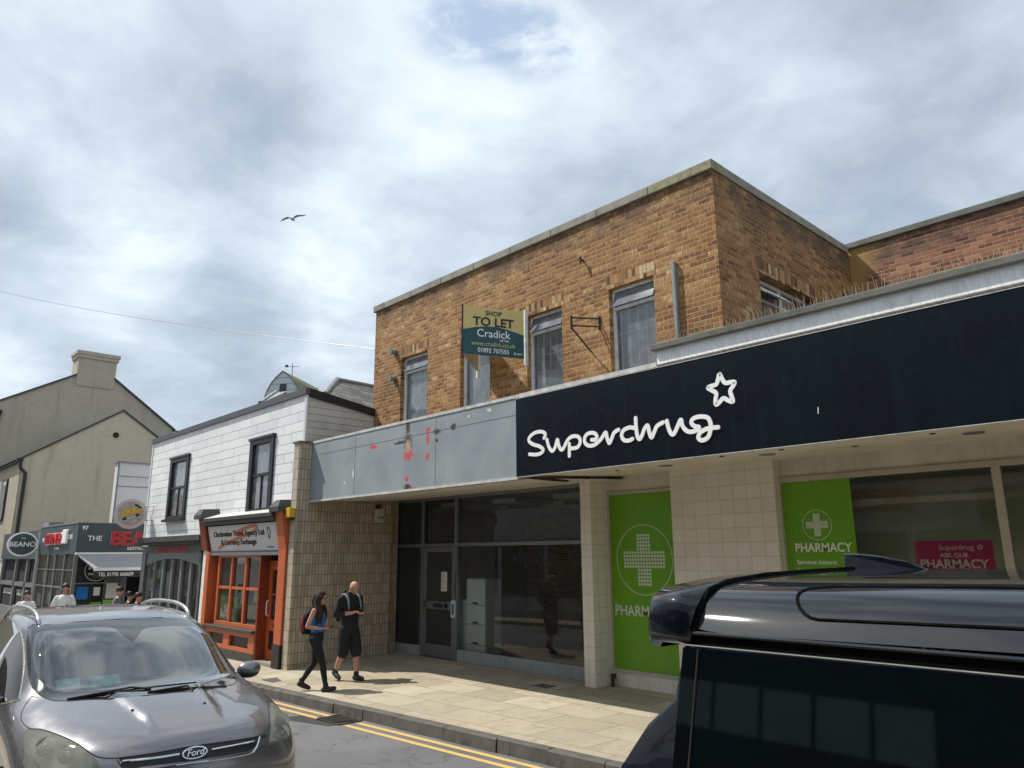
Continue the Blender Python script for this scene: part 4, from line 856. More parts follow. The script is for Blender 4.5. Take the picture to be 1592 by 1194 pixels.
# --- round hanging sign
t = thing('round_hanging_sign', 'round pale food sign on a wire bracket at the left corner of the white building', 'sign', (-24.0, 7.3, 3.3))
ctr = Vector((-24.0, 6.98, 3.35)); axn = Vector((1, -.25, 0)).normalized()
MB().tube([ctr-axn*.05, ctr+axn*.05], .44, 40).build('disc', pbr('pale_pink_disc', (.55, .46, .45), .5), t)
sd_ = Vector((0, 0, 1)).cross(axn).normalized()
def rp(u, v, o=.052): return ctr+sd_*u+Vector((0, 0, v))+axn*o
g = MB(); g.quad(*[rp(.35*cos(a), .35*sin(a)) for a in [2*pi*i/32 for i in range(32)]]); g.build('face', pbr('sign_face', (.40, .34, .30), .5, var=.5, scale=9), t)
g = MB(); ribbon(g, spline([rp(-.2, .0, .054), rp(-.05, .08, .054), rp(.1, .06, .054), rp(.22, .12, .054)], 5), .16, axn, .002); g.build('printed_food', pbr('printed_food', (.60, .35, .04), .5, var=.5, scale=16), t)
g = MB(); ribbon(g, spline([rp(-.18, -.16, .054), rp(0, -.1, .054), rp(.2, -.02, .054)], 5), .07, axn, .004); g.build('printed_band', M['black'], t); g = MB(); ribbon(g, spline([rp(.1, .27, .054), rp(.24, .18, .054)], 5), .05, axn, .004); g.build('printed_band', M['black'], t)
text('lettering', 'PIZZA', .09, rp(.02, -.13, .062), (sd_+Vector((0, 0, .38))).normalized(), Vector((0, 0, 1)), M['signwhite'], t, .001, .02)
g = MB(); 
for zz in (.22, -.18): g.tube([ctr+Vector((0, .3, zz)), (-24.1, 7.5, 3.35+zz)], .012, 6); g.tube([ctr+Vector((0, .4, zz)), (-23.6, 7.5, 3.35+zz)], .01, 6)
g.build('bracket', M['alu'], t)

# ================================================================== BEANO RESTAURANT
be = thing('restaurant_front', 'slate grey corner restaurant front with a striped awning and large red letters', 'building', (-28, 8, 0))
XB_, YB_ = -26.0, 6.11; z0, z1 = 2.25, 3.13
B(-30.98, XB_-.14, YB_+.14, 14, 3.0, 3.1).build('roof', M['grey_roofing'], be)
B(XB_-.12, XB_, YB_, 12, z0, z1).build('side_fascia', M['beano'], be); B(-31.0, XB_-.12, YB_, YB_+.12, z0-.05, z1-.002).build('front_fascia', M['beano'], be)
g = MB(); g.box(XB_-.1, XB_+.02, YB_-.02, 12, z1+.001, z1+.03); g.box(-31, XB_-.1, YB_-.02, YB_+.1, z1+.001, z1+.03); g.build('fascia_trim', M['ridge'], be)
B(XB_-.05, XB_+.05, YB_+.0, 12, z0-.07, z0-.004).build('awning_cassette', M['signwhite'], be)
Yv = (0, 1, 0)
text('number', '97', .17, (XB_+.003, 6.30, 2.93), Yv, U3, M['signwhite'], be, .006, .02)
text('lettering', 'THE', .22, (XB_+.003, 6.60, 2.60), Yv, U3, M['signwhite'], be, .008, .006)
x_ = text('lettering', 'BEANO', .60, (XB_+.022, 7.04, 2.48), Yv, U3, M['red'], be, .03, .022, 'LEFT', xs=.98)
text('letter_edge', 'BEANO', .60, (XB_+.003, 7.02, 2.475), Yv, U3, pbr('pink_edge', (.6, .35, .35), .4), be, .01, .03, 'LEFT', xs=.98)
text('lettering', 'RESTAURANT', .14, (XB_+.003, 7.55, 2.32), Yv, U3, M['signwhite'], be, .006, .02, 'LEFT', shear=.2)
# front fascia with raised letters
B(-27.5, -26.98, YB_-.09, YB_-.004, 2.52, 2.97).build('letter_backing', M['signwhite'], be, bevel=.03)
text('letter_edge', 'BEANO', .50, (-28.62, YB_-.02, 2.53), R3, U3, M['signwhite'], be, .02, .035, xs=1.30); text('lettering', 'BEANO', .48, (-28.6, YB_-.075, 2.54), R3, U3, M['red'], be, .02, .008, xs=1.30); text('lettering', 'THE', .2, (-30.4, YB_-.004, 2.62), R3, U3, M['signwhite'], be, .004, .01); text('lettering', 'CAFE', .2, (-26.75, YB_-.004, 2.66), R3, U3, M['signwhite'], be, .004, .01)
text('lettering', 'SITTINGBOURNE', .09, (-28.4, YB_-.004, 2.36), R3, U3, M['signwhite'], be, .002, .01)
# awning
g = MB(); aw_y = atX(146, 888, XB_+.87).y; a = [(XB_+.06, 6.15, 2.2), (XB_+.06, 9.6, 2.2), (XB_+.85, 9.6, 1.78), (XB_+.85, aw_y, 1.78)]
g.quad(*a); g.quad(a[0], a[3], (XB_+.85, aw_y, 1.74), (XB_+.06, 6.15, 2.16)); aw = g.build('awning', M['awn'], be)
B(XB_+.83, XB_+.89, aw_y, 9.6, 1.70, 1.79).build('awning_bar', M['signwhite'], be)
B(XB_+.84, XB_+.87, aw_y, 9.6, 1.50, 1.699).build('awning_valance', pbr('valance', (.035, .038, .042), .8), be)
text('lettering', 'TEL 01795 668609', .15, (XB_+.873, atX(153, 890, XB_+.87).y, 1.545), Yv, U3, M['signwhite'], be, .002, .012, 'LEFT', xs=.86)
# side frontage under awning
MB().box(XB_-.1, XB_-.02, 6.11, 6.2, -.5, 2.25).box(XB_-.1, XB_-.02, 7.48, 7.66, -.5, 2.25).box(XB_-.1, XB_-.02, 8.1, 8.45, -.5, 2.25).box(XB_-.1, XB_-.02, 6.2, 7.48, 1.30, 1.34).build('side_frame', M['shopgrey_lt'], be)
MB().quad((XB_-.06, 6.2, .3), (XB_-.06, 7.48, .3), (XB_-.06, 7.48, 2.25), (XB_-.06, 6.2, 2.25)).build('pane', M['shopglass'], be)
B(XB_-.1, XB_-.02, 6.2, 7.48, -.5, .55).build('brick_base', M['brick_old'], be)
B(XB_-.08, XB_-.03, 8.45, 9.4, .3, 1.4).build('lattice_panel', M['render_white'], be); B(XB_-.1, XB_-.05, 8.45, 12, -.5, 2.25).build('side_wall', M['wall_in'], be)
g = MB()
for i in range(9): g.box(XB_-.03, XB_-.02, 8.45, 9.4, .4+.1*i, .41+.1*i)
for i in range(10): g.box(XB_-.03, XB_-.022, 8.5+.09*i, 8.51+.09*i, .3, 1.4)
g.build('lattice_lines', M['wall_in'], be)
MB().tube([(XB_-.02, 6.75, 1.72), (XB_+.03, 6.75, 1.72)], .36, 30).build('oval_board', M['black'], be)
text('lettering', 'Beano', .2, (XB_+.033, 6.75, 1.74), Yv, U3, M['signwhite'], be, .002, .0, shear=.3); text('lettering', 'restaurant', .11, (XB_+.033, 6.75, 1.57), Yv, U3, M['signwhite'], be, .002, .01)
g = MB(); ribbon(g, [(XB_+.033, 6.75+.33*cos(a), 1.72+.33*sin(a)) for a in [2*pi*i/30 for i in range(30)]], .012, (1, 0, 0), .002, closed=True); g.build('ring', M['signwhite'], be)
for a, b, c, e, m_ in ((6.28, 6.6, .85, 1.22, 'bluetop'), (6.75, 6.93, .95, 1.2, 'paper'), (7.1, 7.42, .85, 1.32, 'paper'), (6.7, 7.0, .55, .75, 'green'), (7.05, 7.35, .5, .8, 'green_dk')): B(XB_-.055, XB_-.05, a, b, c, e).build('notice', M[m_], be)
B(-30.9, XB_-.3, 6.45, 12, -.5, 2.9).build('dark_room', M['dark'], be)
# front frontage
f = MB()
for x in (-31.0, -29.6, -28.6, -27.4, -26.14): f.box(x, x+.11, YB_+.02, YB_+.1, -.6, 2.2)
f.box(-31, -26.1, YB_+.03, YB_+.09, 1.15, 1.2); f.box(-31, -26.1, YB_+.03, YB_+.09, 1.7, 1.73); f.build('window_frame', M['shopgrey_lt'], be)
MB().quad((-31, YB_+.06, .3), (-26.1, YB_+.06, .3), (-26.1, YB_+.06, 2.2), (-31, YB_+.06, 2.2)).build('pane', M['shopglass'], be)
B(-31, -26.1, YB_+.02, YB_+.1, -.6, .3).build('base_board', M['orange_dk'], be)
g = MB()
for x, w_, zz in ((-30.6, .5, .5), (-29.2, .5, .6), (-28.1, .4, .7), (-30.2, .4, 1.25), (-28.9, .5, 1.3)): g.box(x, x+w_, YB_+.08, YB_+.09, zz, zz+.4)
g.build('notice', M['curtain'], be)
B(-31.3, -31.0, YB_+.0, YB_+.3, -.6, 3.0).build('corner_post', M['shopgrey_lt'], be); B(-31.0, -30.2, YB_+.05, YB_+.5, 3.13, 3.32).build('roof_box', M['ridge'], be)
B(-31.3, -26.1, 6.3, 14, -.6, .0).build('floor_slab', M['floor_in'], be)
# second section
bs = thing('cafe_annexe_front', 'slate grey narrow shopfront left of the restaurant behind the oval sign', 'shopfront', (-34.5, 6.2, 0))
B(-37.9, -31.3, YB_+.05, YB_+.17, 2.05, 3.06).build('fascia', M['beano'], bs)
f = MB()
for x in (-37.9, -35.2, -33.2, -31.5): f.box(x, x+.2, YB_+.1, YB_+.2, -.6, 2.05)
f.box(-37.9, -31.3, YB_+.1, YB_+.2, 1.05, 1.2); f.box(-37.9, -31.3, YB_+.1, YB_+.2, -.6, .25); f.build('window_frame', M['shopgrey_lt'], bs)
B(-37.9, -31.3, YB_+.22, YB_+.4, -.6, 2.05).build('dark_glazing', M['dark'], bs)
for i, x in enumerate((-37.2, -34.6, -32.8)):
    text('lettering', ('HOT FOOD', 'TAKE AWAY', 'OPEN')[i], .3, (x+.6, YB_+.21, .7), R3, U3, M['curtain'], bs, .002, .01)
text('lettering', 'THE', .3, (-37.0, YB_+.048, 2.5), R3, U3, M['red'], bs, .004, .03)
ov = thing('oval_hanging_sign', 'oval dark hanging sign with a pale rim on the grey cafe front', 'sign', (-31.2, 5.6, 2.6))
oc = atX(35, 846, -31.1); ax_ = Vector((1, -.1, 0)).normalized(); sd2 = Vector((0, 0, 1)).cross(ax_)
def oval(r1, r2, o): return [oc+sd2*r1*cos(a)+Vector((0, 0, r2*sin(a)))+ax_*o for a in [2*pi*i/36 for i in range(36)]]
MB().prism(oval(.46, .42, -.06), ax_*.12).build('rim', M['signwhite'], ov); MB().prism(oval(.40, .36, .061), ax_*.01).build('face', M['beano'], ov)
text('lettering', 'BEANO', .23, oc+ax_*.073+Vector((0, 0, -.08)), sd2, U3, M['signwhite'], ov, .002, .015, xs=1.05); text('lettering', 'THE', .07, oc+ax_*.073+Vector((0, 0, .18)), sd2, U3, M['signwhite'], ov, .002)
g = MB(); 
for dz in (.2, -.2): g.tube([oc+Vector((0, .4, dz)), Vector((-31.1, YB_+.05, oc.z+dz))], .015, 6)
g.build('bracket', M['alu'], ov)

# ================================================================== GABLES
wr = thing('white_rear_wall_building', 'plain white rendered block rising behind the restaurant roof', 'building', (-28, 10, 0))
B(-26.75, -26.45, 7.15, 14, 2.9, 5.12).build('wall', M['render_white'], wr)
g = MB(); g.box(-26.8, -26.4, 7.1, 14, 5.121, 5.17); g.box(-26.45, -26.43, 7.15, 14, 4.68, 4.70); g.box(-26.45, -26.43, 7.15, 14, 4.35, 4.37); g.box(-26.45, -26.42, 7.15, 7.2, 2.9, 5.12); g.build('trim', M['ridge'], wr)
def gable(name, label, X_, pts, mat, dep, edge):
    t = thing(name, label, 'building', (X_, pts[0][0], 0)); P = [(X_, y, z) for y, z in pts]
    MB().prism(P, (-dep, 0, 0)).build('wall', mat, t)
    i = max(range(len(pts)), key=lambda k: pts[k][1]); return t
t1 = gable('lower_gable_building', 'lower pale taupe gabled house end with a small round vent', -38, [(6.45, -1), (14.3, -1), (14.3, 6.15), (10.24, 8.88), (6.45, 6.33)], M['taupe'], 12, 1)
def roofpair(t, X_, dep, y0, za, ya, zb_, y1, zc, mat, over=.12):
    g = MB()
    g.prism([(X_+over, y0-.25, za-.17), (X_+over, ya, zb_), (X_+over, ya, zb_+.10), (X_+over, y0-.25, za-.07)], (-dep, 0, 0)); g.prism([(X_+over, ya, zb_), (X_+over, y1+.2, zc-.14), (X_+over, y1+.2, zc-.04), (X_+over, ya, zb_+.10)], (-dep, 0, 0)); return g.build('roof', mat, t)
roofpair(t1, -38, 12, 6.45, 6.33, 10.24, 8.88, 14.3, 6.15, M['sill'], .06)
MB().tube([(-38.02, atX(180, 677, -38).y, 7.72), (-37.96, atX(180, 677, -38).y, 7.72)], .13, 20).build('vent', M['dark'], t1)
MB().tube([(-37.9, 6.35, 6.25), (-37.9, 6.38, 5.9), (-37.93, 6.6, 5.7), (-37.93, 6.6, 2.8)], .07, 8).build('downpipe', M['black'], t1)
B(-50, -38.01, 6.40, 6.46, 2, 6.2).build('front_render', M['taupe_x'], t1); B(-50, -37.85, 6.2, 6.45, 6.18, 6.32).build('gutter', M['black'], t1)
for x in (-41.5, -45.5):
    B(x, x+1.3, 6.34, 6.399, 3.7, 5.6).build('window', M['black'], t1); B(x+.1, x+.62, 6.32, 6.339, 3.8, 5.5).build('window_pane', M['upglass'], t1); B(x+.68, x+1.2, 6.32, 6.339, 3.8, 5.5).build('window_pane', M['upglass'], t1)
t2 = gable('tall_gable_building', 'taller dark taupe gabled building with a broad chimney on its ridge', -46, [(5.5, -1), (15.2, -1), (15.2, 9.6), (11.73, 12.1), (9.75, 12.1), (5.5, 9.65)], M['taupe_dk'], 10, 1)
g = MB(); g.box(-47.2, -45.95, 9.78, 11.75, 11.5, 13.1); g.build('chimney', M['taupe_dk'], t2)
g = MB(); g.box(-47.25, -45.88, 9.70, 11.83, 13.1, 13.3); g.box(-47.3, -45.84, 9.64, 11.89, 13.301, 13.5); g.build('chimney_cap', M['taupe_dk'], t2)
g = MB(); g.prism([(-45.9, 5.2, 9.4), (-45.9, 9.78, 12.05), (-45.9, 9.78, 12.15), (-45.9, 5.2, 9.5)], (-10, 0, 0)); g.prism([(-45.9, 11.7, 12.1), (-45.9, 15.35, 9.45), (-45.9, 15.35, 9.58), (-45.9, 11.7, 12.22)], (-10, 0, 0)); g.build('roof', M['sill'], t2)
g = MB(); g.tube([(-45.85, 15.4, 9.5), (-45.85, 15.4, 9.15)], .07, 6); g.tube([(-45.8, 6.1, 9.7), (-45.8, 6.5, 9.6), (-45.9, 6.0, 7.0)], .08, 6); g.build('downpipe', M['black'], t2)
t3 = thing('distant_terrace', 'plain taupe building closing the far end of the street at the left edge', 'building', (-60, 0, 0)); B(-70, -49, -6, 5.2, -1.5, 6).build('wall', M['taupe_x'], t3); MB().box(-50, -48.99, 3.5, 4.6, .5, 2.5).build('window', M['upglass'], t3)
# barn with curved gable
t = thing('barn_roof_house', 'distant white boarded house with a curved gable and a mossy tiled roof', 'building', (-42, 22, 0))
ap = atY(440, 578, 20.); bn_ = Vector((.6, -.8, 0)); bt_ = Vector((.8, .6, 0)); rd = -bn_
def onp(x, y): d = ray(x, y); return EYE+d*((ap-EYE).dot(bn_)/d.dot(bn_))
prof = [onp(*q) for q in ((410, 622), (415, 609), (421, 598), (429, 588), (440, 578), (448, 583), (456, 592), (463, 604), (468, 618))]
MB().prism([(prof[0].x, prof[0].y, 5), *prof, (prof[-1].x, prof[-1].y, 5)], rd*.2).build('wall', M['barn'], t)
g = MB()
for a, b in zip(prof, prof[1:]): g.prism([a+bn_*.06, b+bn_*.06, b+bn_*.06+Vector((0, 0, .07)), a+bn_*.06+Vector((0, 0, .07))], rd*5.6)
g.build('roof', M['moss'], t)
wz = onp(440, 605); MB().obox(wz+bn_*.02, bt_*.22, bn_*.015, (0, 0, .32)).build('window', M['alu_dark'], t)
mp = ap+rd*1.2; g = MB(); g.tube([mp, mp+Vector((0, 0, .85))], .022, 5); g.tube([mp+Vector((0, 0, .65))-bt_*.45, mp+Vector((0, 0, .6))+bt_*.45], .018, 5); g.obox(mp+Vector((0, 0, .68))-bt_*.4, bt_*.1, bn_*.01, (0, 0, .08)); g.build('weathervane', M['alu_dark'], t)
# overhead wire
A_, B_ = atX(0, 453, -44), Vector((-14.5, 9.25, 6.87)); pts = []
for i in range(41):
    s = -.25+1.25*i/40; p = A_.lerp(B_, s); pts.append(p-Vector((0, 0, .55*4*s*(1-s)*.35)))
setp(MB().tube(pts, .008, 5).build('overhead_wire', M['alu_dark']), 'thin overhead wire sagging across the sky to the brick building', 'wire')
# seagull
gc = EYE+ray(455.5, 341)*34; rt = _r; up = _u
def gp(px_, py_, dpt=0): return EYE+ray(px_, py_)*(34+dpt)
t = thing('seagull', 'grey seagull gliding with spread wings high in the cloudy sky', 'bird', gc)
W = [[(455, 339.8), (448, 338.2), (442, 340.5), (436, 344)], [(457, 338.5), (462, 335.6), (468, 335.0), (476, 334.3)]]
gm = pbr('gull_grey', (.26, .28, .30), .8); g = MB()
for w_ in W:
    a = [gp(*q) for q in w_]; ch = [.10, .12, .10, .015]
    for i in range(3):
        for s_ in (1, -1):
            o = _u*.012*s_; p0, p1 = a[i], a[i+1]; f0, f1 = _f*ch[i], _f*ch[i+1]; g.quad(p0+f0+o*0, p1+f1+o*0, p1-f1*1.2, p0-f0*1.2) if s_ > 0 else g.quad(p0+f0-_u*.02, p1+f1-_u*.01, p1-f1*1.2-_u*.01, p0-f0*1.2-_u*.02)
g.build('wings', gm, t)
g = MB(); g.tube([gc+_f*.25, gc+_f*.12, gc-_f*.1-_u*.01, gc-_f*.22-_u*.02, gc-_f*.3-_u*.03], [.02, .05, .065, .045, .01], 8); g.build('body', gm, t, smooth=True)
# ================================================================== OPPOSITE SIDE (seen in reflections)
op = thing('opposite_shops', 'pale shop row on the near side of the street behind the viewer', 'building', (-5, -3.6, 0)); YO = -3.6
B(-34, 14, YO-6, YO-.1, -.4, 7.6).build('wall', M['render_white'], op)
g = MB()
for i in range(15): g.box(-32+3*i, -29.3+3*i, YO-.11, YO-.05, .3, 2.7)
g.build('shop_glazing', M['black'], op)
B(-13.5, -7.9, YO-.1, YO-.02, 3.35, 3.98).build('red_fascia', pbr('red_fascia', (.42, .05, .03), .5), op)
text('lettering', 'Iceland', .55, (-8.75, YO-.015, 3.45), (-1, 0, 0), U3, M['signwhite'], op, .01, .02, 'LEFT')
g = MB(); pn = MB()
for i in range(6): pn.box(-5.25+.50*i, -4.80+.50*i, YO-.04, YO-.02, 1.62, 2.08)
pn.build('window_pane', pbr('pale_green_panes', (.40, .50, .42), .5), op); B(-6.3, 14, YO-.1, YO-.045, -.3, 3.9).build('dark_front', M['black'], op)  # light in these panes is put into their flat pale green
text('lettering', 'KS', .30, (.1, YO-.04, 2.38), (-1, 0, 0), U3, M['shopgrey_lt'], op, .004, .0, 'LEFT', xs=1.3, spacing=2.6)

# ================================================================== GREY CAR
M['paint'] = None
def carpaint(name, col, rough=.28, metal=.6, coat=1., spec=.5):
    m, N, b = newmat(name); p = N.pos()
    c = N.mix(N.sstep(N.noise(p, 400, 1), .4, .7), tuple(q*.85 for q in col), tuple(q*1.2 for q in col))
    dust = N.m('MULTIPLY', N.sstep(N.noise(p, 3, 6, .65), .42, .75), .16 if metal else .05); c = N.mix(dust, c, (.2, .19, .185))
    N.put(b.inputs['Base Color'], c); b.inputs['Metallic'].default_value = metal; b.inputs['Specular IOR Level'].default_value = spec
    N.put(b.inputs['Roughness'], N.m('ADD', rough, N.m('MULTIPLY', dust, .8))); b.inputs['Coat Weight'].default_value = coat; b.inputs['Coat Roughness'].default_value = .035
    N.put(b.inputs['Normal'], N.bump(N.noise(p, 1.3, 2), .03, .02)); return m
M['carpaint'] = carpaint('grey_metallic_paint', (.20, .195, .215), .26)
M['chrome'] = pbr('chrome', (.75, .75, .76), .12, metal=1., bump=0); M['satin'] = pbr('satin_rail', (.55, .55, .55), .28, metal=.85, bump=0)
M['plastic'] = pbr('black_plastic', (.016, .016, .017), .5, bump=.1); M['rubber'] = pbr('rubber', (.018, .018, .018), .75)
M['gloss_black'] = pbr('gloss_black', (.006, .006, .007), .08, bump=0, coat=1)
M['carglass'] = glass('car_glass', (.66, .82, .77), 3.7, ior=1.55, wavy=.03)
M['lamp_glass'] = glass('headlight_glass', (.95, .97, .92), 1.1, rough=.04, dirt=.10, haze=.16, hcol=(.80, .81, .70)); M['reflector'] = pbr('lamp_reflector', (.62, .62, .58), .2, metal=.8, bump=0)
M['seat'] = pbr('seat_fabric', (.03, .032, .035), .9)
KX, KY, KH, KZ, KS, KW = -5.627, 2.262, -.018, -.138, 1.05, 1.093
def kw(x, y, z):
    """car space (x back from the nose, y to the car's left, z up) -> world"""
    x *= KS; y *= KW; z *= KS
    return Vector((KX-x*cos(KH)-y*sin(KH), KY-x*sin(KH)+y*cos(KH), KZ+z))
TOP = [
 [(.12, 0, .28), (.14, .35, .28), (.20, .60, .28), (.32, .78, .28), (.50, .88, .30)],
 [(.00, 0, .50), (.02, .35, .50), (.10, .62, .50), (.24, .80, .50), (.46, .90, .50)],
 [(-.01, 0, .76), (.02, .35, .76), (.11, .62, .75), (.26, .79, .72), (.48, .91, .70)],
 [(.07, 0, .92), (.09, .33, .92), (.18, .58, .91), (.36, .77, .87), (.60, .885, .83)],
 [(.20, 0, .985), (.22, .33, .985), (.34, .60, .975), (.52, .775, .945), (.78, .895, .895)],
 [(.60, 0, 1.065), (.62, .34, 1.07), (.68, .62, 1.055), (.80, .79, 1.015), (.98, .905, .955)],
 [(1.04, 0, 1.125), (1.06, .36, 1.13), (1.12, .64, 1.115), (1.20, .78, 1.085), (1.28, .905, 1.005)],
 [(1.15, 0, 1.145), (1.18, .36, 1.145), (1.27, .64, 1.135), (1.42, .77, 1.12), (1.50, .90, 1.03)],
 [(1.60, 0, 1.42), (1.63, .34, 1.41), (1.70, .64, 1.39), (1.80, .74, 1.36), (1.85, .895, 1.045)],
 [(2.05, 0, 1.625), (2.07, .33, 1.618), (2.12, .58, 1.605), (2.20, .69, 1.565), (2.25, .89, 1.06)],
 [(2.7, 0, 1.675), (2.7, .33, 1.668), (2.7, .58, 1.65), (2.7, .69, 1.605), (2.7, .885, 1.08)],
 [(3.5, 0, 1.665), (3.5, .33, 1.658), (3.5, .57, 1.64), (3.5, .67, 1.59), (3.5, .87, 1.12)],
 [(4.15, 0, 1.60), (4.15, .32, 1.595), (4.12, .49, 1.57), (4.08, .56, 1.53), (4.08, .83, 1.16)],
 [(4.42, 0, 1.12), (4.40, .35, 1.12), (4.36, .60, 1.12), (4.28, .74, 1.10), (4.25, .84, .95)],
 [(4.52, 0, .65), (4.50, .35, .65), (4.46, .62, .65), (4.38, .78, .65), (4.28, .87, .65)],
 [(4.44, 0, .32), (4.42, .35, .32), (4.38, .60, .32), (4.32, .76, .32), (4.24, .86, .32)]]
def carmesh(TOP, fwd, back, wfn, side_y, sub=3):
    """cage of a top sheet and two side sheets sharing edges -> subdivided mesh in world space"""
    vs = []; fs = []; idx = {}
    def vid(k, p):
        if k not in idx: idx[k] = len(vs); vs.append(wfn(*p))
        return idx[k]
    ns = len(TOP); nj = len(TOP[0])
    def T(s, j, sg):
        x, y, z = TOP[s][j]; return vid(('t', s, j, sg if j else 0), (x, y*sg, z))
    for sg in (1, -1):
        for s in range(ns-1):
            for j in range(nj-1):
                q = (T(s, j, sg), T(s, j+1, sg), T(s+1, j+1, sg), T(s+1, j, sg)); fs.append(q if sg > 0 else q[::-1])
        cols = list(range(fwd, back+1)); n = len(cols)
        def S(c, r):
            s = cols[c]
            if r == 0: return T(s, nj-1, sg)
            if c == 0: return T(fwd-r, nj-1, sg)
            if c == n-1: return T(back+r, nj-1, sg)
            x, y, z = TOP[s][nj-1]; yy, zz = side_y[r-1]; return vid(('s', s, r, sg), (x, yy*sg, zz))
        for c in range(n-1):
            for r in range(3):
                q = (S(c, r), S(c, r+1), S(c+1, r+1), S(c+1, r)); fs.append(q if sg > 0 else q[::-1])
    me = bpy.data.meshes.new('tmp'); me.from_pydata(vs, [], fs); o = bpy.data.objects.new('tmp', me); C.objects.link(o)
    m = o.modifiers.new('s', 'SUBSURF'); m.levels = sub; m.render_levels = sub; bpy.context.view_layer.update()
    me2 = bpy.data.meshes.new_from_object(o.evaluated_get(bpy.context.evaluated_depsgraph_get())); bpy.data.objects.remove(o); bpy.data.meshes.remove(me)
    bm = bmesh.new(); bm.from_mesh(me2); bmesh.ops.recalc_face_normals(bm, faces=bm.faces); bpy.data.meshes.remove(me2)
    for f in bm.faces: f.smooth = True
    return bm
def inside(pt, poly):
    x, y = pt; c = False; n = len(poly)
    for i in range(n):
        x1, y1 = poly[i]; x2, y2 = poly[i-1]
        if (y1 > y) != (y2 > y) and x < (x2-x1)*(y-y1)/(y2-y1)+x1: c = not c
    return c
def mark(bm, poly, idx, test=None, eye=True, pj=None, inv=None):
    """cut the outline poly (2D, projection pj) into the mesh and give the faces inside it material idx"""
    L = bm.faces.layers.int.get('reg') or bm.faces.layers.int.new('reg')
    xs_ = [p[0] for p in poly]; ys_ = [p[1] for p in poly]; pad = 3 if eye else .05
    def near(f):
        if test and not test(f): return False
        P = [pj(v.co) for v in f.verts]; return max(p[0] for p in P) > min(xs_)-pad and min(p[0] for p in P) < max(xs_)+pad and max(p[1] for p in P) > min(ys_)-pad and min(p[1] for p in P) < max(ys_)+pad
    for i in range(len(poly)):
        a, b = poly[i-1], poly[i]; o, n = inv(a, b)
        sel = [f for f in bm.faces if near(f)]
        lo = (min(a[0], b[0])-pad, min(a[1], b[1])-pad); hi = (max(a[0], b[0])+pad, max(a[1], b[1])+pad)
        s2 = []
        for f in sel:
            P = [pj(v.co) for v in f.verts]
            if max(p[0] for p in P) > lo[0] and min(p[0] for p in P) < hi[0] and max(p[1] for p in P) > lo[1] and min(p[1] for p in P) < hi[1]: s2.append(f)
        ge = list({e for f in s2 for e in f.edges}); gv = list({v for f in s2 for v in f.verts})
        if s2: bmesh.ops.bisect_plane(bm, geom=s2+ge+gv, dist=1e-5, plane_co=o, plane_no=n)
    for f in bm.faces:
        if near(f) and inside(pj(f.calc_center_median()), poly): f[L] = idx
def eye_inv(a, b):
    ra, rb = ray(*a), ray(*b); return EYE, ra.cross(rb).normalized()
def split_regions(bm, table, parent):
    """one mesh object per region: table idx -> (name, material)"""
    L = bm.faces.layers.int.get('reg') or bm.faces.layers.int.new('reg'); out = {}
    for idx, (nm, mat) in table.items():
        b2 = bm.copy(); L2 = b2.faces.layers.int.get('reg')
        bmesh.ops.delete(b2, geom=[f for f in b2.faces if f[L2] != idx], context='FACES')
        if b2.faces:
            me = bpy.data.meshes.new(nm); b2.to_mesh(me); out[idx] = link(nm, me, mat, parent)
        b2.free()
    return out
def rim_tube(bvh, pts, r, mb, nrm_off=.001, n=6, closed=False):
    P = []
    for q in pts:
        d = ray(*q).normalized(); h = bvh.ray_cast(EYE, d)
        if h[0] is not None: P.append(h[0]+h[1]*(nrm_off if h[1].dot(d) < 0 else -nrm_off))
    if len(P) > 1: mb.tube(P, r, n, closed=closed)
def dens(pts, k=8, closed=False):
    P = spline([(x, y, 0) for x, y in pts], k, closed); return [(p.x, p.y) for p in P]

car = thing('grey_suv', 'dusty grey SUV with silver roof rails facing the viewer in the street', 'car', kw(2.2, 0, 0))
bm = carmesh(TOP, 3, 12, kw, [(.925, .78), (.93, .55), (.89, .30)], 4)
# bonnet ridges
for v in bm.verts:
    d = v.co-kw(0, 0, 0); x = -(d.x*cos(KH)+d.y*sin(KH))/KS; y = (-d.x*sin(KH)+d.y*cos(KH))/KW
    if .12 < x < 1.12 and v.co.z > KZ+.90:
        yc = .22+.10*(x-.15); w = min(1, max(0, (x-.2)/.25))*min(1, max(0, (1.12-x)/.15)); e = abs(y)-yc
        v.co.z += .032*w*(1/(1+math.exp(-(-e)*90)))
bm.verts.ensure_lookup_table(); bvh = BVHTree.FromBMesh(bm)
facing = lambda f: f.normal.dot(f.calc_center_median()-EYE) < 0
WS_OUT = dens([(44, 976), (72, 971.5), (185, 962.5), (300, 960.5), (316, 972), (344, 1006), (366, 1046), (366, 1062), (340, 1068), (222, 1082), (109, 1090), (72, 1086), (50, 1068), (42, 1030)], 2, True)
WS_IN = dens([(56, 985), (80, 981), (150, 975), (178, 977), (186, 984), (205, 998), (218, 984), (230, 976), (292, 973), (312, 981), (337, 1010), (356, 1041), (346, 1054), (232, 1066), (127, 1075), (84, 1074), (60, 1056), (50, 1020)], 2, True)
HL_R = dens([(37, 1142), (42, 1133), (60, 1133), (90, 1143), (120, 1156), (145, 1175), (150, 1200), (45, 1200), (38, 1175)], 2, True)
HL_L = dens([(419, 1093), (432, 1098), (447, 1115), (452, 1132), (452, 1146), (436, 1152), (416, 1158), (422, 1130)], 2, True)
GR = [(181, 1180), (300, 1160), (402, 1146), (398, 1160), (385, 1168), (300, 1183), (222, 1192), (205, 1196), (190, 1194)]
SW = dens([(30, 1088), (35, 1040), (30, 985), (10, 960), (-30, 957), (-80, 980), (-80, 1100), (0, 1092)], 2, True)
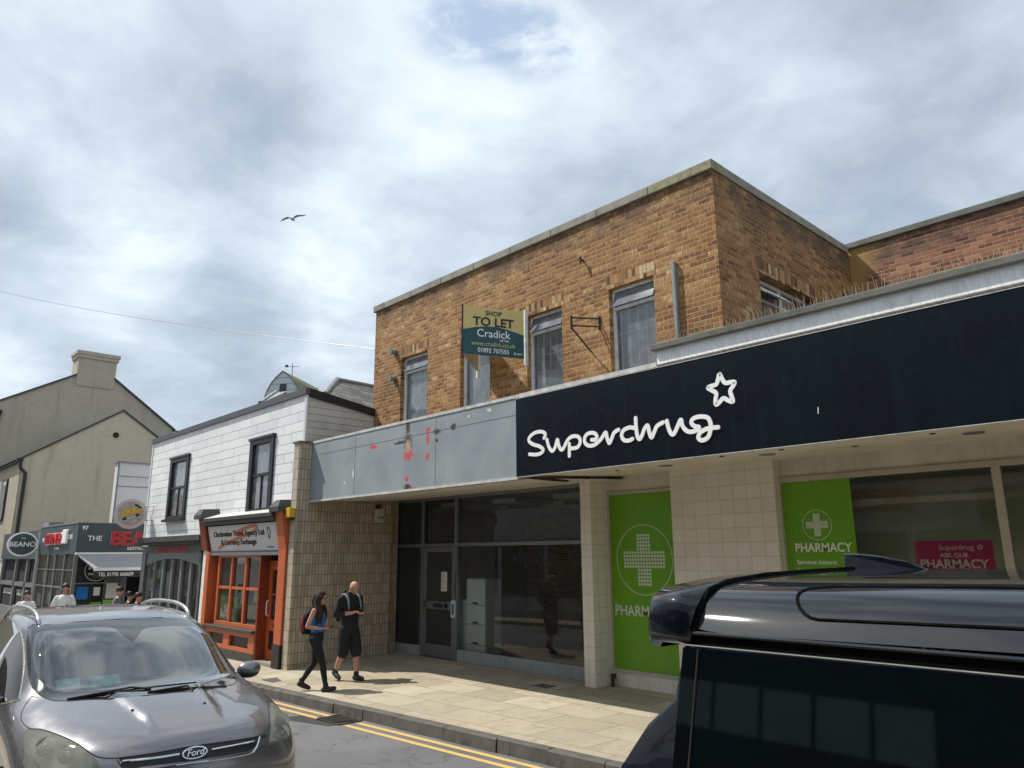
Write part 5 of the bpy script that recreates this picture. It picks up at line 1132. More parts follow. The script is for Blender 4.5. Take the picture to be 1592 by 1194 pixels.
for poly, i in ((WS_OUT, 1), (WS_IN, 2), (HL_R, 3), (HL_L, 4), (GR, 5), (SW, 6)): mark(bm, poly, i, facing, True, to_px, eye_inv)
# mirrored side glass and tail kept simple: rear and left windows by car-space outline
def kinv(a, b): return kw(a[0], 0, a[1]), (kw(b[0], 0, b[1])-kw(a[0], 0, a[1])).cross(kw(0, 1, 0)-kw(0, 0, 0)).normalized()
def kpj(v):
    d = v-kw(0, 0, 0); return (-(d.x*cos(KH)+d.y*sin(KH))/KS, d.z/KS)
side_l = lambda f: f.normal.dot(kw(0, 1, 0)-kw(0, 0, 0)) > .35
mark(bm, [(1.62, 1.12), (2.2, 1.50), (2.7, 1.56), (3.5, 1.545), (3.95, 1.46), (3.9, 1.20), (2.7, 1.12)], 7, side_l, False, kpj, kinv)
# wheel arches
def arch(f):
    x, z = kpj(f.calc_center_median()); return any((x-cx)**2+(z-.36)**2 < .40**2 for cx in (.92, 3.61)) and abs(f.normal.z) < .8 and z < .8 and x > .45
L = bm.faces.layers.int.get('reg'); bmesh.ops.delete(bm, geom=[f for f in bm.faces if f[L] == 0 and arch(f)], context='FACES')
parts = split_regions(bm, {0: ('body', M['carpaint']), 1: ('windscreen_border', M['gloss_black']), 2: ('windscreen', M['carglass']), 3: ('headlight', M['lamp_glass']), 4: ('headlight', M['lamp_glass']), 5: ('grille', M['plastic']), 6: ('side_window', M['carglass']), 7: ('side_window', M['carglass'])}, car)
bm.free()
g = MB()
for poly in ([(49, 1083), (37, 1100), (33, 1118), (45, 1132), (64, 1134), (92, 1143), (122, 1157), (150, 1176), (181, 1179)], [(381, 1055), (400, 1070), (413, 1090), (418, 1110), (414, 1142), (404, 1146)], [(60, 1084), (49, 1083)]):
    rim_tube(bvh, dens(poly, 8), .004, g, 0)
rim_tube(bvh, dens([(181, 1179), (240, 1171), (300, 1160), (360, 1152), (413, 1143)], 8), .005, g, 0)
rim_tube(bvh, WS_OUT, .004, g, 0, closed=True)
g.build('panel_gaps', M['rubber'], car)
g = MB(); rim_tube(bvh, dens([(-10, 952), (12, 957), (30, 978), (37, 1010), (36, 1050), (30, 1088)], 8), .006, g, .003); rim_tube(bvh, dens([(-30, 1098), (10, 1093), (30, 1088)], 8), .006, g, .003); g.build('window_trim', M['satin'], car)
# headlight internals
def onto(px_, py_, off=0):
    d = ray(px_, py_).normalized(); h = bvh.ray_cast(EYE, d); return (h[0]+d*off) if h[0] is not None else EYE+d*5
for side, pts in ((0, [(70, 1160), (105, 1172)]), (1, [(437, 1120), (437, 1140)])):
    g = MB()
    for i, q in enumerate(pts):
        c_ = onto(*q, .10); ax = (kw(0, 0, 0)-kw(1, 0, 0)).normalized(); g.tube([c_+ax*.02, c_-ax*.05], [.065, .02], 16); g.ball(c_-ax*.0, .032, 6)
    g.build('lamp_bowl', M['reflector'], parts[3+side] if False else car)
g = MB(); hp = [onto(x, y, .16) for x, y in ((40, 1134), (140, 1158), (146, 1200), (42, 1200))]; g.quad(*hp); hp = [onto(x, y, .12) for x, y in ((421, 1098), (440, 1112), (445, 1146), (419, 1154))]; g.quad(*hp); g.build('lamp_housing', pbr('lamp_housing', (.66, .67, .60), .35, metal=.2), car)
g = MB()
rim_tube(bvh, dens([(42, 1138), (40, 1150), (46, 1175), (60, 1196)], 6), .007, g, -.02); rim_tube(bvh, dens([(50, 1150), (64, 1162)], 6), .006, g, -.02); g.build('lamp_strip', M['chrome'], car)
# grille chrome + badge
g = MB(); rim_tube(bvh, dens([(190, 1184), (240, 1179), (278, 1173)], 6), .008, g, .012); rim_tube(bvh, dens([(328, 1166), (360, 1160), (394, 1153)], 6), .008, g, .012)
rim_tube(bvh, dens([(183, 1181), (195, 1197), (215, 1199), (300, 1187), (380, 1174), (397, 1164), (403, 1146)], 6), .007, g, .006); g.build('chrome_bar', M['chrome'], car)
bc = onto(303, 1170, -.03); bn = (kw(-1, 0, .25)-kw(0, 0, 0)).normalized(); br = Vector((0, 0, 1)).cross(bn).normalized(); bu = bn.cross(br)
def ell(a, b, o): return [bc+br*a*cos(q)+bu*b*sin(q)+bn*o for q in [2*pi*i/32 for i in range(32)]]
bd = MB().prism(ell(.090, .042, -.012), bn*.016).build('badge', M['chrome'], car, bevel=.004)
MB().prism(ell(.078, .033, .005), bn*.002).build('badge_face', pbr('badge_dark', (.015, .018, .03), .25, bump=0), bd); text('lettering', 'Ford', .062, bc+bn*.0075-bu*.018-br*.0, br, bu, M['chrome'], bd, .002, .004, shear=.25, xs=1.0)
B_ = MB(); c_ = [kw(.10, -.55, .42), kw(.10, .55, .42)]; 
MB().prism([kw(-.035, -.42, .36), kw(-.035, .42, .36), kw(-.02, .46, .62), kw(-.02, -.46, .62)], kw(.1, 0, 0)-kw(0, 0, 0)).build('lower_grille', M['plastic'], car)
# roof rails
for sg, pxs in ((-1, [(56, 970), (57, 962), (52, 951), (40, 943), (24, 941), (6, 948), (-12, 962)]), (1, [(303, 958), (296, 952), (284, 945), (262, 938), (235, 934), (212, 933), (196, 935)])):
    pts = []
    for x, o in ((2.22, -.01), (2.26, .03), (2.40, .055), (2.7, .065), (3.2, .065), (3.6, .06), (3.85, .03), (3.9, -.01)):
        q = kw(x, .60*sg, 2.5); h = bvh.ray_cast(q, Vector((0, 0, -1))); pts.append(h[0]+Vector((0, 0, o)))
    MB().tube(spline(pts, 6), .019, 8).build('roof_rail', M['satin'], car, smooth=True)
# mirrors
for sg in (1, -1):
    c0 = kw(1.72, 1.00*sg, 1.10); g = MB(); g.ball((0, 0, 0), (.085, .115, .075), 10)
    g.vs = [tuple(c0+Vector((v[0]*(1 if v[0] > 0 else .5), v[1]+v[0]*.15*sg, v[2]*(1 if v[2] > 0 else .9)))) for v in g.vs]; mo = g.build('wing_mirror', M['carpaint'], car, smooth=True)
    g = MB(); g.ball((0, 0, 0), (.08, .108, .05), 8); g.vs = [tuple(c0+Vector((v[0]*(1 if v[0] > 0 else .5)-.002, v[1], v[2]-.032))) for v in g.vs]; g.build('mirror_base', M['plastic'], mo, smooth=True)
    MB().tube([kw(1.70, .86*sg, 1.07), kw(1.72, .95*sg, 1.07)], .03, 8).build('mirror_arm', M['plastic'], mo)
# wipers, washers
def wiper(a, b, piv, nm):
    P = [onto(*q, -.012) for q in dens([a, ((a[0]+b[0])/2, (a[1]+b[1])/2-1.5), b], 6)]; g = MB(); g.tube(P, .009, 6); g.tube([P[0], P[len(P)//2]+Vector((0, 0, .02)), onto(*piv, -.02)], .008, 6); g.build(nm, M['rubber'], car)
wiper((104, 1087), (304, 1061), (235, 1071), 'wiper'); wiper((230, 1076), (352, 1067), (300, 1073), 'wiper')
for q in ((206, 1104), (318, 1093)):
    p = onto(*q, -.004); MB().ball(p, (.016, .012, .008), 6).build('washer_nozzle', M['rubber'], car)
# wheels
for x, sg in ((.92, 1), (.92, -1), (3.61, 1), (3.61, -1)):
    c0 = kw(x, .80*sg, .36); ax = (kw(0, sg, 0)-kw(0, 0, 0)); w = MB().tube([c0-ax*.11, c0-ax*.09, c0+ax*.08, c0+ax*.11], [.33, .36, .36, .33], 36).build('wheel', M['rubber'], car, smooth=False)
    g = MB(); g.tube([c0+ax*.10, c0+ax*.114], .23, 30); g.build('rim', M['alu_dark'], w)
    g = MB()
    for k in range(5):
        a = 2*pi*k/5; dv = kw(cos(a), 0, sin(a))-kw(0, 0, 0); g.obox(c0+ax*.12+dv*.12, dv*.11, dv.cross(ax)*.028, ax*.008)
    g.build('spokes', M['satin'], w)
# interior
it = MB(); it.prism([kw(1.30, -.70, 1.02), kw(1.30, .70, 1.02), kw(1.75, .70, 1.09), kw(1.75, -.70, 1.09)], (0, 0, -.25)); it.build('dashboard', M['seat'], car)
for sg in (-.38, .38):
    MB().tube([kw(2.45, sg, .6), kw(2.6, sg, 1.22)], [.24, .20], 10).build('seat', M['seat'], car); MB().ball(kw(2.64, sg, 1.34), (.09, .14, .10), 8).build('headrest', M['seat'], car)
MB().prism([kw(1.4, -.8, .4), kw(1.4, .8, .4), kw(3.9, .8, .4), kw(3.9, -.8, .4)], (0, 0, -.05)).build('floor_pan', M['seat'], car)
MB().prism([kw(3.3, -.7, .5), kw(3.3, .7, .5), kw(3.45, .62, 1.2), kw(3.45, -.62, 1.2)], kw(.1, 0, 0)-kw(0, 0, 0)).build('rear_seat', M['seat'], car)
g = MB(); P = [kw(1.78, -.38, 1.03)+(kw(.3, 0, 1)-kw(0, 0, 0)).normalized()*.185*sin(a)+(kw(0, 1, 0)-kw(0, 0, 0))*.185*cos(a) for a in [2*pi*i/24 for i in range(24)]]; g.tube(P, .015, 6, closed=True); g.build('steering_wheel', M['rubber'], car)
ppr = pbr('cyan_leaflet', (.45, .85, .85), .5); MB().prism([kw(1.48, -.56, 1.13), kw(1.48, -.12, 1.13), kw(1.58, -.12, 1.19), kw(1.58, -.56, 1.19)], (0, 0, .004)).build('leaflet', ppr, car)
MB().prism([kw(1.48, -.40, 1.135), kw(1.48, -.33, 1.135), kw(1.58, -.33, 1.195), kw(1.58, -.40, 1.195)], (0, 0, .006)).build('leaflet_strip', pbr('blue_strip', (.03, .08, .3), .5), car)
MB().ball(kw(1.92, 0, 1.475), (.03, .11, .035), 8).build('rear_view_mirror', M['rubber'], car)

# ================================================================== BLACK VAN
van = thing('black_people_carrier', 'glossy black people carrier cropped by the frame with its rear spoiler in view', 'car', (1.2, 2.575, -.05))
M['vanpaint'] = carpaint('black_blue_paint', (.005, .008, .014), .4, 0., spec=.05); M['seam'] = pbr('dark_seam', (.002, .002, .002), .9, bump=0, spec=.1); VY = 2.575
PR = [(0, 2.045), (.30, 2.043), (.60, 2.038), (.80, 2.025), (.885, 2.008), (.935, 1.965), (.968, 1.915)]
SD = [(.968, 1.886), (.970, 1.878), (.985, 1.75), (.993, 1.68), (1.005, 1.57), (1.025, 1.4), (1.05, 1.1), (1.05, .7), (1.02, .35), (.97, .12)]
VXS = [(-1.10, 1, 0), (-.9, 1, .0), (-.3, 1, .01), (.6, 1, .015), (1.5, 1, .01), (2.3, 1, -.01), (2.7, .97, -.06)]
def vroof(y, z, sx): return (y*sx, z)
g = MB(); rows = []
for x, sx, dz in VXS:
    rows.append([(x, VY+sg*a*sx, z+dz) for sg, a, z in ([(-1, a, z) for a, z in PR[::-1]]+[(1, a, z) for a, z in PR[1:]])])
n = len(rows[0]); g.add([p for r in rows for p in r], [(i*n+j, i*n+j+1, (i+1)*n+j+1, (i+1)*n+j) for i in range(len(rows)-1) for j in range(n-1)])
rf = g.build('roof', M['vanpaint'], van, smooth=True)
md = rf.modifiers.new('s', 'SUBSURF'); md.levels = 2; md.render_levels = 3
g = MB()
for sg in (-1, 1):
    MB().tube([(-1.12, VY+sg*.968, 1.912), (2.6, VY+sg*.966, 1.914)], .005, 6).build('gutter_edge', M['vanpaint'], van)
g = MB()
for sg in (-1, 1): MB().obox((.78, VY+sg*.955, 1.896), (1.86, 0, 0), (0, .010, 0), (0, 0, .014)).build('gutter_channel', M['seam'], van)
g = MB()
for sg in (-1, 1): MB().tube([(-1.09, VY+sg*.974, 1.883), (2.6, VY+sg*.974, 1.885)], .0020, 6).build('window_top_trim', M['ridge'], van)
# body sides, rear and front as one shell
def sec(x, dz=0, k=1., top=True): return [(x(z) if callable(x) else x, a*k, z) for a, z in SD]
XR = lambda z: (-1.12-.03*max(0, 1.85-z)/.1) if z > 1.74 else (-1.153-.19*min(1, (1.74-z)/.22)**.7-.08*min(1, max(0, 1.5-z)/.5))
g = MB(); ST = [lambda z: XR(z), lambda z: XR(z)+.10, lambda z: -.6, lambda z: .6, lambda z: 1.8, lambda z: 2.5+max(0, 1.6-z)*.3 if z > 1 else 2.75, lambda z: (2.75+ (1.86-z)*.9) if z > 1.05 else 3.75-.1*(z < .3)]
KS_ = [.96, 1, 1, 1, 1, 1, .93]
for sg in (-1, 1):
    V = [[(fx(z), VY+sg*a*k, z) for a, z in SD] for fx, k in zip(ST, KS_)]; n = len(SD)
    g.add([p for r in V for p in r], [(i*n+j, i*n+j+1, (i+1)*n+j+1, (i+1)*n+j) if sg > 0 else (i*n+j, (i+1)*n+j, (i+1)*n+j+1, i*n+j+1) for i in range(len(V)-1) for j in range(n-1)])
for fx, k in ((ST[0], .90), (ST[-1], .93)):
    for (a, z), (b, w) in zip(SD, SD[1:]): g.quad((fx(z), VY-a*k, z), (fx(z), VY+a*k, z), (fx(w), VY+b*k, w), (fx(w), VY-b*k, w))
g.quad((ST[0](1.88), VY-.92, 1.886), (ST[0](1.88), VY+.92, 1.886), (-.9, VY+.92, 1.889), (-.9, VY-.92, 1.889))
bd = g.build('body', M['vanpaint'], van, smooth=True)
M['privacy'] = pbr('privacy_glass', (.002, .004, .006), .035, bump=0, coat=.3, spec=.5)
for sg in (-1, 1):
    for a, b, fe in ((-1.10, 0.55, 1), (.60, 1.55, 0), (1.6, 2.45, 0)):
        g = MB(); o = .006
        P = []
        for (ya, z) in ((.970, 1.878), (.985, 1.75), (1.025, 1.4), (1.05, 1.12)):
            xa = a-(1.85-z)*.10 if fe else a; P.append(((xa, VY+sg*(ya+o), z), (b, VY+sg*(ya+o), z)))
        for (p0, p1), (q0, q1) in zip(P, P[1:]): g.quad(p0, p1, q1, q0)
        g.build('side_window', M['privacy'], van, smooth=True)
    g = MB(); g.tube([(-1.053, VY+sg*.977, 1.876), (-1.065, VY+sg*.992, 1.75), (-1.10, VY+sg*1.032, 1.4), (-1.12, VY+sg*1.057, 1.12)], .003, 5); g.build('window_seam', M['rubber'], van)
g = MB()
for zz0, zz1 in ((1.80, 1.25),): g.quad((XR(zz0)-.012, VY-.78, zz0), (XR(zz0)-.012, VY+.78, zz0), (XR(zz1)-.02, VY+.82, zz1), (XR(zz1)-.02, VY-.82, zz1))
g.build('rear_window', M['privacy'], van)
g = MB(); g.quad((2.62, VY-.82, 1.83), (2.62, VY+.82, 1.83), (3.3, VY+.88, 1.12), (3.3, VY-.88, 1.12)); g.build('windscreen', M['privacy'], van)
# spoiler: rounded wrap-over piece behind the roof seam
SPR = PR[:4]+[(.91, 2.012), (.958, 1.995), (.974, 1.965), (.976, 1.925), (.968, 1.893), (.93, 1.880)]
SPR = [(p.x, p.y) for p in spline([(a, z, 0) for a, z in SPR], 5)]
g = MB(); rows = []
for x, s_, dz in ((-1.078, 1.002, -.004), (-1.12, 1.006, .0), (-1.188, 1.004, -.001), (-1.203, .992, -.012)):
    rows.append([(x, VY+sg*a*s_, (z-1.85)*(1 if dz > -.01 else .9)+1.85+dz) for sg, a, z in ([(-1, a, z) for a, z in SPR[::-1]]+[(1, a, z) for a, z in SPR[1:]])])
n = len(rows[0]); g.add([p for r in rows for p in r], [(i*n+j, i*n+j+1, (i+1)*n+j+1, (i+1)*n+j) for i in range(len(rows)-1) for j in range(n-1)]+[tuple((len(rows)-1)*n+j for j in range(n)), tuple(range(n))[::-1]])
g.build('spoiler', M['vanpaint'], van, smooth=True); sp_ = bpy.data.objects[van.name].children[-1]
sp_.data.set_sharp_from_angle(angle=radians(35))
md = sp_.modifiers.new('b', 'BEVEL'); md.width = .007; md.segments = 3; md.limit_method = 'ANGLE'; md.angle_limit = radians(40)
g = MB(); g.tube([(-1.07, VY-sg2*a, z+.001) for sg2, a, z in ([(1, a, z) for a, z in PR[::-1]]+[(-1, a, z) for a, z in PR[1:]])], .008, 6); g.build('spoiler_gap', M['seam'], van)
# roof panel outline
g = MB(); o = []
for (x, a) in ((-.46, .70), (-.50, .76), (-.53, .72), (-.545, .5), (-.55, 0), (-.545, -.5), (-.53, -.72), (-.50, -.76), (-.46, -.70)): pass
def rz(a):
    for (p, z), (q, w) in zip(PR, PR[1:]):
        if p <= abs(a) <= q: return z+(w-z)*(abs(a)-p)/(q-p)
    return PR[-1][1]
P = [(2.2, .94)]+[(-.83+.06*k, .94) for k in (20, 10, 5, 2)]+[(-.77-.07*sin(t), .87+.07*cos(t)) for t in [pi/2*i/6 for i in range(7)]]+[(-.83, .845), (-.78, .82), (-.6, .812), (.5, .812), (2.2, .812)]; P = [(a, -b) for a, b in P]
sub = rf.evaluated_get(bpy.context.evaluated_depsgraph_get())
vb = BVHTree.FromObject(rf, bpy.context.evaluated_depsgraph_get()); pts = []; PP = []
for (x, a), (x2, a2) in zip(P, P[1:]):
    for k in range(6): PP.append((x+(x2-x)*k/6, a+(a2-a)*k/6))
bpy.context.view_layer.update(); off = wloc(van)
for x, a in PP:
    h = vb.ray_cast(Vector((x, VY+a, 4))-off, Vector((0, 0, -1)))
    if h[0] is not None: pts.append(h[0]+off)
g.tube(pts, .0042, 6); g.build('roof_panel_gap', M['seam'], van)
# shark fin aerial
fx0, fx1, fz = -1.10, -.84, 2.044; fin = [(0, 0, .030), (0, .012, .032), (-.004, .062, .012), (.06, .060, .014), (.13, .045, .016), (.20, .022, .014), (.26, 0, .004), (.26, 0, .004)]
g = MB(); A = [(-1.095, fz-.01), (-1.10, fz+.052), (-1.04, fz+.050), (-.98, fz+.043), (-.90, fz+.026), (-.84, fz+.002), (-.84, fz-.01)]; wd = [.022, .006, .008, .009, .012, .010, .012]
n = len(A); g.add([(x, VY-w, z) for (x, z), w in zip(A, wd)]+[(x, VY+w, z) for (x, z), w in zip(A, wd)], [tuple(range(n)), tuple(range(2*n-1, n-1, -1))]+[(i, i+n, (i+1) % n+n, (i+1) % n) for i in range(n)])
g.build('shark_fin_aerial', M['vanpaint'], van, bevel=.004)
for x in (-.35, 2.75):
    for sg in (-1, 1):
        c0 = Vector((x, VY+sg*.93, .22)); w = MB().tube([c0-Vector((0, .11*sg, 0)), c0+Vector((0, .13*sg, 0))], .35, 32).build('wheel', M['rubber'], van); MB().tube([c0+Vector((0, .12*sg, 0)), c0+Vector((0, .14*sg, 0))], .22, 24).build('rim', M['satin'], w)

# ================================================================== PEOPLE
def remesh(mb, name, mat, parent, vox, smooth=4):
    me = bpy.data.meshes.new('tmp'); me.from_pydata(mb.vs, [], mb.fs); o = bpy.data.objects.new('tmp', me); C.objects.link(o)
    m = o.modifiers.new('r', 'REMESH'); m.mode = 'VOXEL'; m.voxel_size = vox; m.use_smooth_shade = True
    if smooth: m = o.modifiers.new('s', 'SMOOTH'); m.iterations = smooth; m.factor = .5
    bpy.context.view_layer.update(); me2 = bpy.data.meshes.new_from_object(o.evaluated_get(bpy.context.evaluated_depsgraph_get())); bpy.data.objects.remove(o); bpy.data.meshes.remove(me)
    me2.name = name; me2.materials.clear(); return link(name, me2, mat, parent, True)
class Fig:
    def __init__(s, loc, yaw, sc): s.loc = Vector(loc); s.c = cos(yaw); s.s = sin(yaw); s.k = sc
    def __call__(s, x, y, z): return s.loc+Vector((x*s.c-y*s.s, x*s.s+y*s.c, z))*s.k
    def limb(s, mb, pts, rad):
        P = [s(*p) for p in pts]; q = spline(P, 4); r = [x.x for x in spline([Vector((a*s.k, 0, 0)) for a in rad], 4)]; mb.tube(q, r, 12)
        mb.ball(P[0], rad[0]*s.k, 6); mb.ball(P[-1], rad[-1]*s.k, 6)
    def torso(s, mb, secs):
        """secs: (x, y, z, half depth, half width)"""
        R_ = []; n = 20; P = spline([Vector((a, b, c)) for a, b, c, _, _ in secs], 4); W_ = spline([Vector((d, w, 0)) for _, _, _, d, w in secs], 4)
        for p, w in zip(P, W_): R_ += [s(p.x+w.x*cos(2*pi*i/n), p.y+w.y*sin(2*pi*i/n), p.z) for i in range(n)]
        m = len(P); mb.add(R_, [(i*n+k, i*n+(k+1) % n, (i+1)*n+(k+1) % n, (i+1)*n+k) for i in range(m-1) for k in range(n)]+[tuple(range(n-1, -1, -1)), tuple((m-1)*n+k for k in range(n))])
    def ell(s, mb, c, r, pitch=0, n=8):
        g = MB(); g.ball((0, 0, 0), r, n); mb.add([s(c[0]+v[0]*cos(pitch)+v[2]*sin(pitch), c[1]+v[1], c[2]-v[0]*sin(pitch)+v[2]*cos(pitch)) for v in g.vs], g.fs)
    def hand(s, mb, w, d, side, curl=.6):
        """w wrist, d unit direction to the fingertips; five curled fingers"""
        w = Vector(w); d = Vector(d).normalized(); up = Vector((0, 0, 1)); a = d.cross(up).normalized()*side; b = a.cross(d).normalized()*side; b = up-d*up.dot(d); b.normalize()
        pc = w+d*.045
        for t in (-.024, 0, .024): s.limb(mb, [w+d*.005+a*t*.6, pc+a*t, w+d*.085+a*t], [.018, .017, .014])
        for i, (t, L) in enumerate(((-.033, .060), (-.011, .075), (.011, .072), (.032, .055))):
            k0 = w+d*.085+a*t; k1 = k0+(d*.8-b*.5*curl)*L*.5; k2 = k1+(d*.2-b*1.0*curl+a*.0)*L*.35; k3 = k2+(-d*.35-b*.6*curl)*L*.25; s.limb(mb, [k0, k1, k2, k3], [.0105, .0095, .009, .008])
        t0 = w+d*.03-a*.032*1; s.limb(mb, [t0, t0-a*.022+d*.03+b*.012, t0-a*.012+d*.062+b*.014], [.013, .011, .009])
def head(F, mb, hx, hz, pitch):
    """skull, jaw, nose, ears, brow and lips around (hx, 0, hz)"""
    cp, sp2 = cos(pitch), sin(pitch)
    def at(x, y, z): return (hx+x*cp+z*sp2, y, hz-x*sp2+z*cp)
    F.ell(mb, at(-.008, 0, .025), (.098, .077, .095), pitch, 10); F.ell(mb, at(.028, 0, -.045), (.062, .056, .070), pitch); F.ell(mb, at(.055, 0, -.085), (.028, .030, .024), pitch)
    F.limb(mb, [at(.085, 0, .012), at(.104, 0, -.022), at(.094, 0, -.034)], [.010, .014, .012]); F.ell(mb, at(.078, 0, .028), (.014, .050, .010), pitch)
    F.ell(mb, at(.083, 0, -.058), (.012, .024, .009), pitch)
    for sg in (1, -1): F.ell(mb, at(-.005, .078*sg, -.012), (.018, .010, .030), pitch, 6)
    return at
def shoe(F, mb, ank, toe, lift=0):
    a = Vector(ank); t = Vector(toe); d = (t-a); d.z *= 1
    h = a+Vector((-.045, 0, -.055)) if lift == 0 else a-(d.normalized()*.02)+Vector((-.03, 0, -.05))
    F.limb(mb, [h, a.lerp(t, .35)+Vector((0, 0, -.035)), t], [.042, .048, .036]); F.limb(mb, [a+Vector((0, 0, .03)), a+Vector((.0, 0, -.02))], [.050, .048])

# ---- woman
gz = pave(-11.8, 6.55); F = Fig((-11.83, 6.56, gz), radians(40), .925)
wo = thing('person', 'woman in a blue vest and black leggings walking with both hands at her waist', 'person', F.loc)
mb = MB(); hd = head(F, mb, .055, 1.615, radians(14)); F.limb(mb, [(.0, 0, 1.42), (.02, 0, 1.50), (.04, 0, 1.56)], [.055, .05, .052])
F.torso(mb, [(0, 0, .90, .10, .15), (0, 0, 1.0, .10, .14), (0, 0, 1.1, .085, .12), (.01, 0, 1.25, .11, .145), (0, 0, 1.38, .085, .16), (0, 0, 1.44, .05, .09)])
RA = [(0, -.175, 1.40), (-.09, -.235, 1.13), (.13, -.12, 1.085)]; LA = [(0, .175, 1.40), (-.04, .235, 1.13), (.15, .07, 1.075)]
for A_, sg in ((RA, -1), (LA, 1)):
    F.limb(mb, [A_[0], tuple((Vector(A_[0])+Vector(A_[1]))/2), A_[1]], [.048, .044, .037]); F.limb(mb, [A_[1], tuple((Vector(A_[1])+Vector(A_[2]))/2), A_[2]], [.039, .035, .024])
    F.hand(mb, A_[2], Vector((.95, .3*-sg, .1)), sg)
LR = [(0, -.09, .93), (.17, -.09, .50), (.25, -.085, .10)]; LL = [(0, .09, .93), (-.05, .09, .49), (-.27, .09, .15)]
for A_ in (LR, LL): F.limb(mb, [A_[0], A_[1], tuple((Vector(A_[1])*.6+Vector(A_[2])*.4)), A_[2]], [.075, .048, .046, .032])
remesh(mb, 'body', M['skin'], wo, .0065, 2)
mb = MB(); F.torso(mb, [(0, 0, .88, .125, .168), (0, 0, .96, .12, .165), (0, 0, 1.06, .10, .14), (.0, 0, 1.10, .095, .135)])
for A_ in (LR, LL): F.limb(mb, [(A_[0][0], A_[0][1], .90), tuple(Vector(A_[0]).lerp(Vector(A_[1]), .5)), A_[1], tuple((Vector(A_[1])*.65+Vector(A_[2])*.35)), tuple(Vector(A_[1]).lerp(Vector(A_[2]), .9))], [.098, .086, .060, .058, .041])
remesh(mb, 'leggings', M['jeansblack'], wo, .009, 3)
mb = MB(); F.torso(mb, [(0, 0, 1.02, .115, .155), (0, 0, 1.12, .105, .142), (.015, 0, 1.24, .135, .162), (.012, 0, 1.32, .125, .160), (0, 0, 1.385, .088, .13)])
for sg in (1, -1): F.limb(mb, [(.055, .085*sg, 1.34), (.02, .105*sg, 1.435), (-.05, .09*sg, 1.38)], [.026, .022, .026])
remesh(mb, 'vest', M['bluetop'], wo, .009, 3)
mb = MB(); F.ell(mb, hd(-.022, 0, .035), (.105, .088, .098), .2, 10); F.ell(mb, hd(-.075, 0, -.04), (.055, .075, .09), 0, 8)
for y0, x0, sw in ((-.075, .02, -.01), (-.09, -.03, -.03), (-.06, -.09, 0), (.07, .02, .02), (.085, -.04, .03), (0, -.10, 0), (.05, -.09, 0)):
    F.limb(mb, [hd(x0, y0*.9, .03), hd(x0-.01, y0*1.08, -.09), (x0+.08, y0*1.25+sw, 1.40), (x0+.09, y0*1.2+sw*1.4, 1.27), (x0+.07, y0*1.15+sw, 1.17)], [.032, .036, .04, .036, .012])
remesh(mb, 'hair', M['hair'], wo, .009, 2)
for nm, an, to, lf in (('shoe', LR[2], (.42, -.09, .075), 0), ('shoe', LL[2], (-.13, .095, .045), 1)):
    mb = MB(); shoe(F, mb, an, to, lf); remesh(mb, nm, M['shoe'], wo, .008, 2)
g = MB()
for sg in (1, -1): g.tube([F(*hd(.088, .034*sg+.026*cos(t), .012+.02*sin(t))) for t in [2*pi*i/12 for i in range(12)]], .0028, 5, closed=True); g.tube([F(*hd(.086, .06*sg, .014)), F(*hd(-.01, .082*sg, .010))], .003, 5)
g.build('glasses', M['phone'], wo)
bg = MB(); F.torso(bg, [(-.20, .02, .98, .075, .11), (-.21, .02, 1.1, .095, .14), (-.20, .02, 1.25, .09, .14), (-.17, .02, 1.36, .05, .10)])
bp_ = thing('backpack', 'dark backpack with a red edge worn by the woman', 'bag', F(-.2, .02, 1.0)); remesh(bg, 'bag', M['jeansblack'], bp_, .01, 2)
g = MB()
for sg in (1, -1): F.limb(g, [(-.13, .10*sg, 1.36), (-.03, .12*sg, 1.455), (.075, .115*sg, 1.39), (.085, .13*sg, 1.22), (-.06, .165*sg, 1.08)], [.014]*5)
g.build('strap', M['jeansblack'], bp_, smooth=True)
g = MB(); F.limb(g, [(-.20, -.13, 1.34), (-.22, -.155, 1.2), (-.2, -.14, 1.05)], [.013]*3); g.build('red_edge', M['redcloth'], bp_, smooth=True)
t = thing('held_phone', 'black phone held in the hands of the woman in blue', 'phone', F(.29, -.02, 1.10)); MB().obox(F(.285, -.03, 1.105), F(.03, .01, .02)-F(0, 0, 0), F(-.02, .06, 0)-F(0, 0, 0), F(0, 0, .01)-F(0, 0, 0)).build('case', M['phone'], t)
mb = MB(); F.limb(mb, [(.13, .10, 1.07), (.10, .15, .95), (.08, .16, .80), (.06, .16, .66)], [.05, .075, .07, .05]); t = thing('carried_jacket', 'grey jacket hanging over the left arm of the woman in blue', 'jacket', F(.1, .15, .9)); remesh(mb, 'cloth', M['greycloth'], t, .012, 2)

